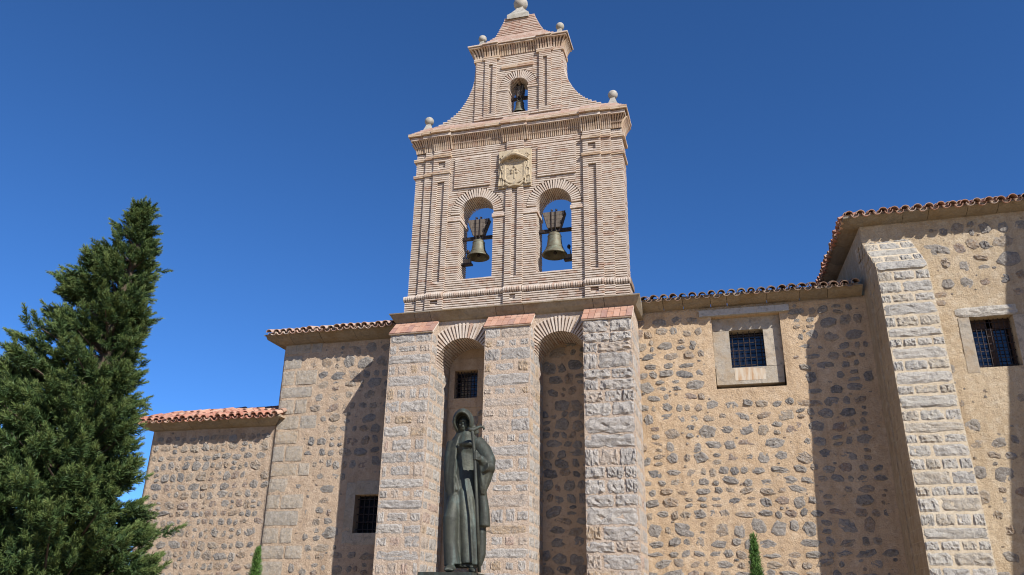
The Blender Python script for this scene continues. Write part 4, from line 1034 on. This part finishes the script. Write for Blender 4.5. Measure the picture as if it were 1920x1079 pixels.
# tunic: column with long hanging folds that deepen downwards
def fold_t(a, py):
    t = min(1, max(0, (py-905)/110)); return t*(0.055*math.sin(7*a+0.6) + 0.035*math.sin(12*a+2.0+0.004*py))
loft(densify([(1062, 846, 893, 0.22, 0.02), (1030, 838, 896, 0.235, 0.02), (990, 834, 896, 0.235, 0.02), (950, 834, 896, 0.215, 0.02), (915, 838, 896, 0.175, 0.04), (880, 842, 896, 0.155, 0.06), (850, 845, 894, 0.15, 0.06), (828, 850, 890, 0.14, 0.06), (812, 858, 880, 0.10, 0.06)]), 64, fold_t)
# mantle: open at the front, hung from the shoulders, behind and beside the tunic
def mantle(rows, a0, a1, th, seg=56):
    V, Fq = [], []; N = seg+1
    for py, l, r_, dp, y0 in rows:
        c = sp((l+r_)/2, py, y0); hw = (r_-l)/2*K; t = min(1, max(0, (py-830)/200))
        for s in (0, 1):
            for k in range(N):
                a = a0+(a1-a0)*k/seg; f = t*(0.045*math.sin(9*a+0.3)+0.03*math.sin(15*a+1.1)); q = 1+f-(th/hw if s else 0)
                V.append((c.x+hw*math.cos(a)*q, c.y+dp*math.sin(a)*q, c.z))
    R_ = len(rows)
    for j in range(R_-1):
        o, p = j*2*N, (j+1)*2*N
        for k in range(seg):
            Fq += [(o+k, o+k+1, p+k+1, p+k), (o+N+k+1, o+N+k, p+N+k, p+N+k+1)]
        Fq += [(o, p, p+N, o+N), (o+seg, o+N+seg, p+N+seg, p+seg)]
    for k in range(seg):
        Fq.append((k+1, k, N+k, N+k+1)); o = (R_-1)*2*N; Fq.append((o+k, o+k+1, o+N+k+1, o+N+k))
    addm(V, Fq)
mantle(densify([(1048, 840, 900, 0.28, 0.10), (1010, 834, 908, 0.29, 0.09), (960, 831, 912, 0.31, 0.08), (930, 831, 912, 0.30, 0.07), (900, 831, 912, 0.285, 0.06), (865, 834, 912, 0.265, 0.06), (840, 838, 905, 0.235, 0.06), (824, 846, 897, 0.19, 0.06), (812, 854, 886, 0.12, 0.06)]), -0.95, math.pi+1.0, 0.045)
# right front edge falls to a square hem
loft(densify([(990, 898, 921, 0.10, -0.12), (960, 898, 919, 0.10, -0.13), (930, 897, 914, 0.09, -0.14), (900, 896, 910, 0.08, -0.14)], 3), 24)
loft(densify([(1058, 893, 905, 0.09, -0.02), (1040, 893, 912, 0.10, -0.02), (1000, 894, 913, 0.11, -0.03), (985, 894, 912, 0.11, -0.03)], 3), 24)
# shoulder cape with its turned collar
loft(densify([(880, 833, 912, 0.21, 0.09), (866, 834, 913, 0.22, 0.09), (848, 836, 908, 0.22, 0.085), (834, 840, 902, 0.20, 0.075), (822, 847, 895, 0.17, 0.07), (812, 856, 886, 0.13, 0.06)], 3), 48, lambda a, py: 0.03*math.sin(6*a+1.0)*max(0, (py-830)/50) - 0.40*max(0, -math.sin(a))*max(0, (py-838)/42))
loft(densify([(843, 852, 894, 0.185, 0.03), (838, 848, 899, 0.235, 0.05), (830, 849, 896, 0.215, 0.055), (820, 856, 889, 0.16, 0.05), (808, 863, 882, 0.11, 0.04)], 2), 40, lambda a, py: 0.05*math.sin(4*a+0.8)*max(0, (py-815)/25))
# left arm (viewer's right): sleeve out to the elbow, forearm back to the staff, wide cuff hanging
tb([sp(893, 832, 0.0), sp(908, 850, -0.07), sp(918, 872, -0.17), sp(917, 886, -0.26), sp(908, 884, -0.34)], [0.13, 0.135, 0.125, 0.12, 0.10], 20)
tb([sp(917, 884, -0.20), sp(908, 876, -0.29), sp(899, 869, -0.36)], [0.105, 0.085, 0.06], 18)
loft(densify([(934, 902, 911, 0.03, -0.22), (924, 899, 915, 0.06, -0.22), (908, 896, 922, 0.085, -0.21), (892, 895, 927, 0.11, -0.20), (876, 896, 924, 0.11, -0.19)], 4), 32, lambda a, py: 0.07*math.sin(5*a+0.5))
tb([sp(899, 872, -0.33), sp(902, 890, -0.30), sp(905, 915, -0.27), sp(907, 933, -0.23)], [0.022, 0.028, 0.026, 0.016])
# hand closed on the staff
ell(sp(895, 867, -0.385), 0.062, 0.045, 0.055, (0, 0.3, 0))
for k in range(4):
    z = 860.5+4.2*k; tb([sp(897, z+1, -0.40), sp(892.5, z, -0.437), sp(887.5, z+0.6, -0.43), sp(886.2, z+1, -0.39)], [0.019, 0.018, 0.0165, 0.014], 10)
tb([sp(897, 864, -0.395), sp(893.5, 858.5, -0.425), sp(890.5, 855.5, -0.425)], [0.021, 0.018, 0.014], 10)
# right arm under the mantle, hanging
tb([sp(846, 832, 0.06), sp(842, 862, 0.03), sp(841, 895, 0.0), sp(842, 925, -0.02), sp(843, 945, 0.02)], [0.11, 0.12, 0.115, 0.10, 0.02], 20)
tb([sp(846, 880, 0.0), sp(848, 905, -0.09), sp(853, 926, -0.13), sp(856, 936, -0.08)], [0.02, 0.05, 0.05, 0.01], 14)
# bent right leg pushing the tunic forward, and ridges of the folds beside it
tb([sp(853, 905, 0.02), sp(849, 940, -0.10), sp(843, 978, -0.20), sp(843, 1020, -0.20), sp(847, 1060, -0.22)], [0.02, 0.095, 0.125, 0.115, 0.125], 24)
tb([sp(862, 895, 0.0), sp(866, 930, -0.11), sp(870, 975, -0.16), sp(873, 1020, -0.165), sp(875, 1056, -0.17)], [0.01, 0.075, 0.095, 0.095, 0.095], 18)
tb([sp(876, 900, 0.02), sp(881, 940, -0.10), sp(886, 990, -0.13), sp(889, 1030, -0.125), sp(891, 1058, -0.12)], [0.01, 0.06, 0.075, 0.075, 0.07], 16)
# scapular panel down the front
# feet with toes
ell(sp(843, 1066, -0.34), 0.075, 0.17, 0.055, (0.12, 0, -0.35)); ell(sp(886, 1068, -0.24), 0.065, 0.14, 0.05, (0.1, 0, 0.15))
for k in range(4): ell(sp(834+4.6*k, 1069, -0.47+0.012*k), 0.02, 0.035, 0.02)
# hood: deep shell turned about the direction of the gaze
hc = sp(867, 795, -0.01); fd = Vector((-0.16, -0.96, -0.20)).normalized()
hx = fd.cross(Vector((0, 0, 1))).normalized(); hz = hx.cross(fd)
prof = [(0.0, -0.20), (0.08, -0.185), (0.14, -0.13), (0.175, -0.05), (0.185, 0.03), (0.178, 0.10), (0.163, 0.155), (0.146, 0.185), (0.128, 0.188), (0.120, 0.16), (0.120, 0.06), (0.10, -0.02), (0.0, -0.05)]
V, Fq = [], []; sg_ = 44
for r_, t_ in prof:
    for k in range(sg_):
        a = 2*math.pi*k/sg_; u, w = math.cos(a), math.sin(a)
        stretch = 1.22 + (0.10 if w > 0 else 0.22)*abs(w); lean = 0.05*max(0, w)*(1 if t_ > 0 else 0.4) - 0.17*max(0, -w)**1.5*max(0, min(1, t_/0.1))
        V.append(tuple(hc + hx*(r_*u*(1.0 if w > 0 else 1.0+0.12*w)) + hz*(r_*w*stretch) + fd*(t_+lean*(r_ > 0))))
for i in range(len(prof)-1):
    for k in range(sg_):
        k2 = (k+1) % sg_; Fq.append((i*sg_+k, i*sg_+k2, (i+1)*sg_+k2, (i+1)*sg_+k))
addm(V, Fq)
# face set back inside the hood
fc = hc+fd*0.02+Vector((0, 0, -0.015))
ell(fc, 0.092, 0.10, 0.135); ell(fc+Vector((-0.008, -0.050, -0.090)), 0.050, 0.045, 0.04)
tb([fc+Vector((-0.008, -0.098, 0.03)), fc+Vector((-0.012, -0.125, -0.03))], [0.010, 0.018], 10)
tb([fc+Vector((-0.065, -0.083, 0.035)), fc+Vector((-0.01, -0.104, 0.042)), fc+Vector((0.048, -0.085, 0.035))], [0.014, 0.018, 0.014], 10)
tb([fc+Vector((-0.036, -0.100, -0.070)), fc+Vector((-0.01, -0.112, -0.071)), fc+Vector((0.018, -0.100, -0.070))], [0.009, 0.013, 0.009], 8)
ell(fc+Vector((-0.048, -0.066, -0.03)), 0.034, 0.022, 0.034); ell(fc+Vector((0.036, -0.066, -0.03)), 0.034, 0.022, 0.034)
# wimple and neck between hood and cape
ell(sp(868, 814, 0.06), 0.14, 0.11, 0.10); tb([sp(880, 800, -0.06), sp(888, 808, -0.03), sp(893, 816, 0.0)], [0.06, 0.07, 0.06])
statue = thing('statue', (SX, SY, SZ), 'dark bronze statue of a hooded figure holding a staff, standing before the left niche', 'statue')
meS = bpy.data.meshes.new('body'); bmesh.ops.recalc_face_normals(bmS, faces=bmS.faces); bmS.to_mesh(meS); bmS.free()
tmp = bpy.data.objects.new('body', meS); COL.objects.link(tmp)
md = tmp.modifiers.new('r', 'REMESH'); md.mode = 'VOXEL'; md.voxel_size = 0.0125; md.use_smooth_shade = True
md2 = tmp.modifiers.new('s', 'SMOOTH'); md2.iterations = 3; md2.factor = 0.45
dg = bpy.context.evaluated_depsgraph_get(); me2 = bpy.data.meshes.new_from_object(tmp.evaluated_get(dg)); me2.name = 'body'
bpy.data.objects.remove(tmp); bpy.data.meshes.remove(meS)
me2.materials.clear(); me2.materials.append(STATUE); me2.polygons.foreach_set('use_smooth', [True]*len(me2.polygons))
TURN = Matrix.Translation((SX, SY, 0)) @ Matrix.Rotation(math.radians(18.5), 4, 'Z') @ Matrix.Translation((-SX, -SY, 0))
put('body', me2, statue, TURN)
V, Fq = join(tube([sp(899, 1072, -0.40), sp(894, 960, -0.415), sp(889.5, 868, -0.405), sp(885, 826, -0.40), sp(884, 819, -0.40)], [0.026, 0.027, 0.026, 0.027, 0.036], 12),
             tube([sp(876, 815, -0.41), sp(880, 818, -0.41), sp(887, 818, -0.40), sp(894, 814, -0.40), sp(900, 811.5, -0.40), sp(906, 812, -0.40), sp(908.5, 815, -0.40), sp(906.5, 817, -0.40)], [0.02, 0.036, 0.036, 0.028, 0.024, 0.022, 0.02, 0.014], 12))
put('staff', mesh_np('staff', V, Fq, STATUE, True), statue, TURN)
box_part('base_plate', SX-0.46, SX+0.42, SY-0.52, SY+0.52, SZ-0.07, SZ+0.02, STATUE, statue, 0.004)
ped = thing('pedestal', (SX, SY, 0), 'granite block pedestal under the bronze statue', 'pedestal')
box_part('shaft', SX-0.60, SX+0.58, SY-0.72, SY+0.70, 0.25, SZ-0.075, ST_ASH, ped, 0.004); box_part('footing', SX-0.85, SX+0.83, SY-0.97, SY+0.95, 0.0, 0.248, ST_ASH, ped, 0.004)

# ---------------------------------------------------------------- trees
def leaf_mat(name, a, b_, c_):
    m = M_(name, 0.6, 0, 0.25)
    c = m.ramp(m.isl, [(0, a), (0.5, b_), (1.0, c_)]); c = m.mix(m.ramp(m.noise(1.3, 3), [(0.35, 0), (0.7, 0.5)]), c, (a[0]*0.8, a[1]*0.9, a[2]*0.9)); m.col(c)
    return m.m
LEAF = leaf_mat('conifer_leaf', (0.026, 0.056, 0.018), (0.056, 0.100, 0.029), (0.10, 0.15, 0.043))
LEAF_TIP = leaf_mat('conifer_tip', (0.092, 0.145, 0.038), (0.14, 0.195, 0.056), (0.205, 0.24, 0.08))
LEAF2 = leaf_mat('cypress_leaf', (0.055, 0.12, 0.022), (0.085, 0.17, 0.032), (0.12, 0.22, 0.045))
m = M_('bark', 0.95); m.col(m.mix(m.noise(1.0, 5, 0.7, vec=m.map((18, 18, 3))), (0.07, 0.05, 0.035), (0.17, 0.125, 0.09))); m.bump(m.noise(1.0, 5, 0.7, vec=m.map((20, 20, 4))), 0.03); BARK = m.m
rs = np.random.RandomState(3)
def spray(n, L, seed):
    """feathery conifer shoot along +x: side twigs of narrow scale-leaf blades"""
    r = np.random.RandomState(seed); V, Fq = [], []
    def blade(p, d, l, w):
        d = d/np.linalg.norm(d); s = np.cross(d, r.normal(size=3)); s = s/np.linalg.norm(s)*w; o = len(V)
        V.extend([p-s*0.6, p+s*0.6, p+d*l*0.55+s, p+d*l, p+d*l*0.55-s]); Fq.append((o, o+1, o+2, o+3, o+4))
    for i in range(n):
        t = (i+0.5)/n; p = np.array((t*L*0.85, 0, 0.10*L*math.sin(t*2.2)))
        side = 1 if i % 2 else -1
        d = np.array((0.9, side*(1.0-0.5*t)+r.normal()*0.25, 0.25+r.normal()*0.35)); l = L*(0.42-0.22*t)*r.uniform(0.8, 1.25)
        blade(p, d, l, l*0.10)
        dd = d/np.linalg.norm(d)
        for q in (0.35, 0.65):
            blade(p+dd*l*q, dd+r.normal(size=3)*0.6, l*0.45, l*0.075)
    blade(np.array((0.7*L, 0, 0.08*L)), np.array((1, 0, 0.15)), 0.38*L, 0.03*L)
    return np.array(V), np.array(Fq)
def foliage(name, P_, D_, S_, mat, parent, L=0.4, nv=5, n=9, droop=0.0):
    """many shoots: positions, directions, scales"""
    Vs, Fs, off = [], [], 0; pro = [spray(n, L, 50+i) for i in range(nv)]
    for i, (p, d, s) in enumerate(zip(P_, D_, S_)):
        v, f = pro[i % nv]; x = d/np.linalg.norm(d); u = np.array((0, 0, 1.0))+rs.normal(size=3)*0.35; y = np.cross(u, x); y /= np.linalg.norm(y); z = np.cross(x, y)
        Vs.append((v*s) @ np.vstack((x, y, z)) + p); Fs.append(f+off); off += len(v)
    V = np.vstack(Vs); Fq = np.vstack(Fs)
    me = bpy.data.meshes.new(name); me.vertices.add(len(V)); me.vertices.foreach_set('co', V.ravel())
    k = Fq.shape[1]; me.loops.add(Fq.size); me.loops.foreach_set('vertex_index', Fq.ravel().astype(np.int32)); me.polygons.add(len(Fq))
    me.polygons.foreach_set('loop_start', np.arange(0, Fq.size, k, dtype=np.int32)); me.update(calc_edges=True); me.materials.append(mat)
    return put(name, me, parent)
def plume(seed, n=92):
    """fox-tail shoot of short scale-leaf sprigs along +x, unit length; light young sprigs towards the tip"""
    r = np.random.RandomState(seed); V, Fq, tip = [], [], []
    for i in range(n):
        t = (i+r.rand())/n; a = r.rand()*6.283; rad = np.array((0, math.cos(a), math.sin(a)*0.75))
        p = np.array((t*0.86, 0, 0.10*math.sin(t*1.6))) + rad*0.02
        d = np.array((1, 0, 0.1))*(0.55+0.5*t) + rad*(0.95-0.55*t) + r.normal(size=3)*0.16; d /= np.linalg.norm(d)
        l = (0.27-0.13*t)*r.uniform(0.75, 1.25); s_ = np.cross(d, r.normal(size=3)); s_ = s_/np.linalg.norm(s_)*l*0.10
        for (q, dd, ll, w) in ((p, d, l, 1.0), (p+d*l*0.4, d+rad*0.35+r.normal(size=3)*0.3, l*0.55, 0.7), (p+d*l*0.5, d-rad*0.2+r.normal(size=3)*0.4, l*0.5, 0.7)):
            o = len(V); V += [q-s_*w, q+s_*w, q+dd*ll]; Fq.append((o, o+1, o+2)); tip.append(1 if t+0.25*r.rand() > 0.72 else 0)
    return np.array(V), np.array(Fq), np.array(tip)
def grid(tb, z): return np.interp(z, [a for a, _ in tb], [b for _, b in tb])
TXb, TYb = -14.35, -5.0
tree = thing('conifer_tree', (TXb, TYb, 0), 'big dense dark green conifer at the far left of the picture', 'tree')
ER = np.array((0.72, 0.69, 0)); ED = np.array((-0.69, 0.72, 0))     # lean side and depth side of the lopsided crown
RR = [(0, 0.7), (1.0, 1.6), (2.4, 1.62), (3.2, 1.45), (4.0, 1.0), (4.9, 0.90), (5.8, 0.78), (6.8, 0.66), (8.0, 0.50), (9.4, 0.34), (10.2, 0.22), (10.8, 0.10), (11.2, 0.02)]
RL = [(0, 1.0), (1.0, 3.2), (3.0, 3.3), (5.0, 2.75), (6.5, 2.05), (7.6, 1.45), (8.8, 0.90), (9.8, 0.50), (10.4, 0.30), (10.8, 0.16), (11.2, 0.02)]
axis = lambda z: TXb + 0.68*np.clip(z/11.3, 0, 1)**1.3
rs = np.random.RandomState(3); PL = []; limbs = []
for i in range(560):
    z = 0.5+10.5*(1-rs.rand()**0.80) if i > 24 else 9.2+rs.rand()*1.7
    a = rs.rand()*2*math.pi; d = ER*math.cos(a)+ED*math.sin(a); A = grid(RR if math.cos(a) > 0 else RL, z); B = min(grid(RL, z), 1.3*grid(RR, z)+0.35)
    R_ = 1/math.sqrt((math.cos(a)/A)**2+(math.sin(a)/B)**2); R_ *= rs.choice((0.5, 0.78, 0.92, 1.02, 1.16))*rs.uniform(0.93, 1.06)
    up = rs.uniform(0.15, 0.6)*R_*0.9; base = np.array((axis(z), TYb, z-up)); tip = np.array((axis(z), TYb, z+up*0.25)) + d*R_
    if tip[2] < 0.3: tip[2] = 0.3
    limbs.append((base, base*0.5+tip*0.5+np.array((0, 0, -0.05*R_)), tip, R_))
    bt = rs.uniform(0.15, 0.75)
    for k in range(int(6+5.4*R_)):
        t = 1-0.62*rs.rand()**1.2 if k else 1.0
        w_ = 0.07+0.16*R_*(1.15-t)
        p = base+(tip-base)*t + rs.normal(size=3)*np.array((w_, w_, w_*0.5))
        PL.append((p, d*rs.uniform(0.7, 1.1)+np.array((0, 0, bt+rs.uniform(-0.15, 0.25)))+rs.normal(size=3)*0.22, (0.34+0.10*min(R_, 2))*rs.uniform(0.75, 1.25)*(0.8 if z > 9.5 else 1)))
for k in range(26):
    z = 10.3+rs.rand()*0.65; PL.append((np.array((axis(z)+rs.normal()*0.07, TYb+rs.normal()*0.07, z)), np.array((rs.normal()*0.45+0.2, rs.normal()*0.45, 0.9)), rs.uniform(0.25, 0.4)))
pro = [plume(70+i) for i in range(7)]; Vs, Fs, Ts, off = [], [], [], 0
for i, (p, d, sc) in enumerate(PL):
    v, f, tp = pro[i % 7]; x = d/np.linalg.norm(d); u = np.array((0, 0, 1.0))+rs.normal(size=3)*0.5; y = np.cross(u, x); y /= np.linalg.norm(y); zz = np.cross(x, y)
    Vs.append((v*sc) @ np.vstack((x, y, zz)) + p); Fs.append(f+off); Ts.append(tp); off += len(v)
V = np.vstack(Vs); Fq = np.vstack(Fs); me = bpy.data.meshes.new('crown'); me.vertices.add(len(V)); me.vertices.foreach_set('co', V.ravel())
me.loops.add(Fq.size); me.loops.foreach_set('vertex_index', Fq.ravel().astype(np.int32)); me.polygons.add(len(Fq)); me.polygons.foreach_set('loop_start', np.arange(0, Fq.size, 3, dtype=np.int32))
me.update(calc_edges=True); me.materials.append(LEAF); me.materials.append(LEAF_TIP); me.polygons.foreach_set('material_index', np.concatenate(Ts).astype(np.int32)); me.update()
put('crown', me, tree)
V, Fq = tube([(TXb, TYb, 0), (TXb+0.03, TYb, 3), (TXb+0.42, TYb, 7), (TXb+0.72, TYb, 10.7)], [0.38, 0.30, 0.16, 0.03], 12); put('trunk', mesh_np('trunk', V, Fq, BARK), tree)
V, Fq = join(*[tube([tuple(a), tuple(b_), tuple(c_)], [0.016+0.018*r_, 0.012+0.01*r_, 0.006], 5) for a, b_, c_, r_ in limbs]); put('limbs', mesh_np('limbs', V, Fq, BARK), tree)
print('plumes', len(PL))
def thin_cypress(x, y, top, rad, label):
    t = thing('cypress_tree', (x, y, 0), label, 'tree', 'slim young cypresses at the foot of the wall')
    P_, D_, S_ = [], [], []
    for k in range(900):
        z = top*rs.rand()**0.8; r_ = rad*min(1, ((top-z)/1.1))**0.75*rs.rand()**0.5; a = rs.rand()*6.283
        P_.append(np.array((x+r_*math.cos(a), y+r_*math.sin(a), z-0.12))); D_.append(np.array((math.cos(a)*0.16, math.sin(a)*0.16, 1.0))+rs.normal(size=3)*0.07); S_.append(rs.uniform(0.6, 1.0))
    foliage('crown', P_, D_, S_, LEAF2, t, 0.26, 4, 7)
    V, Fq = tube([(x, y, 0), (x, y, top*0.9)], [0.04, 0.008], 8); put('trunk', mesh_np('trunk', V, Fq, BARK), t)
thin_cypress(-12.24, -0.3, 3.29, 0.17, 'slim young cypress tip at the foot of the dressed corner of the tall left wing')
thin_cypress(0.13, -0.3, 3.49, 0.15, 'slim young cypress tip in front of the nave wall under the barred window')
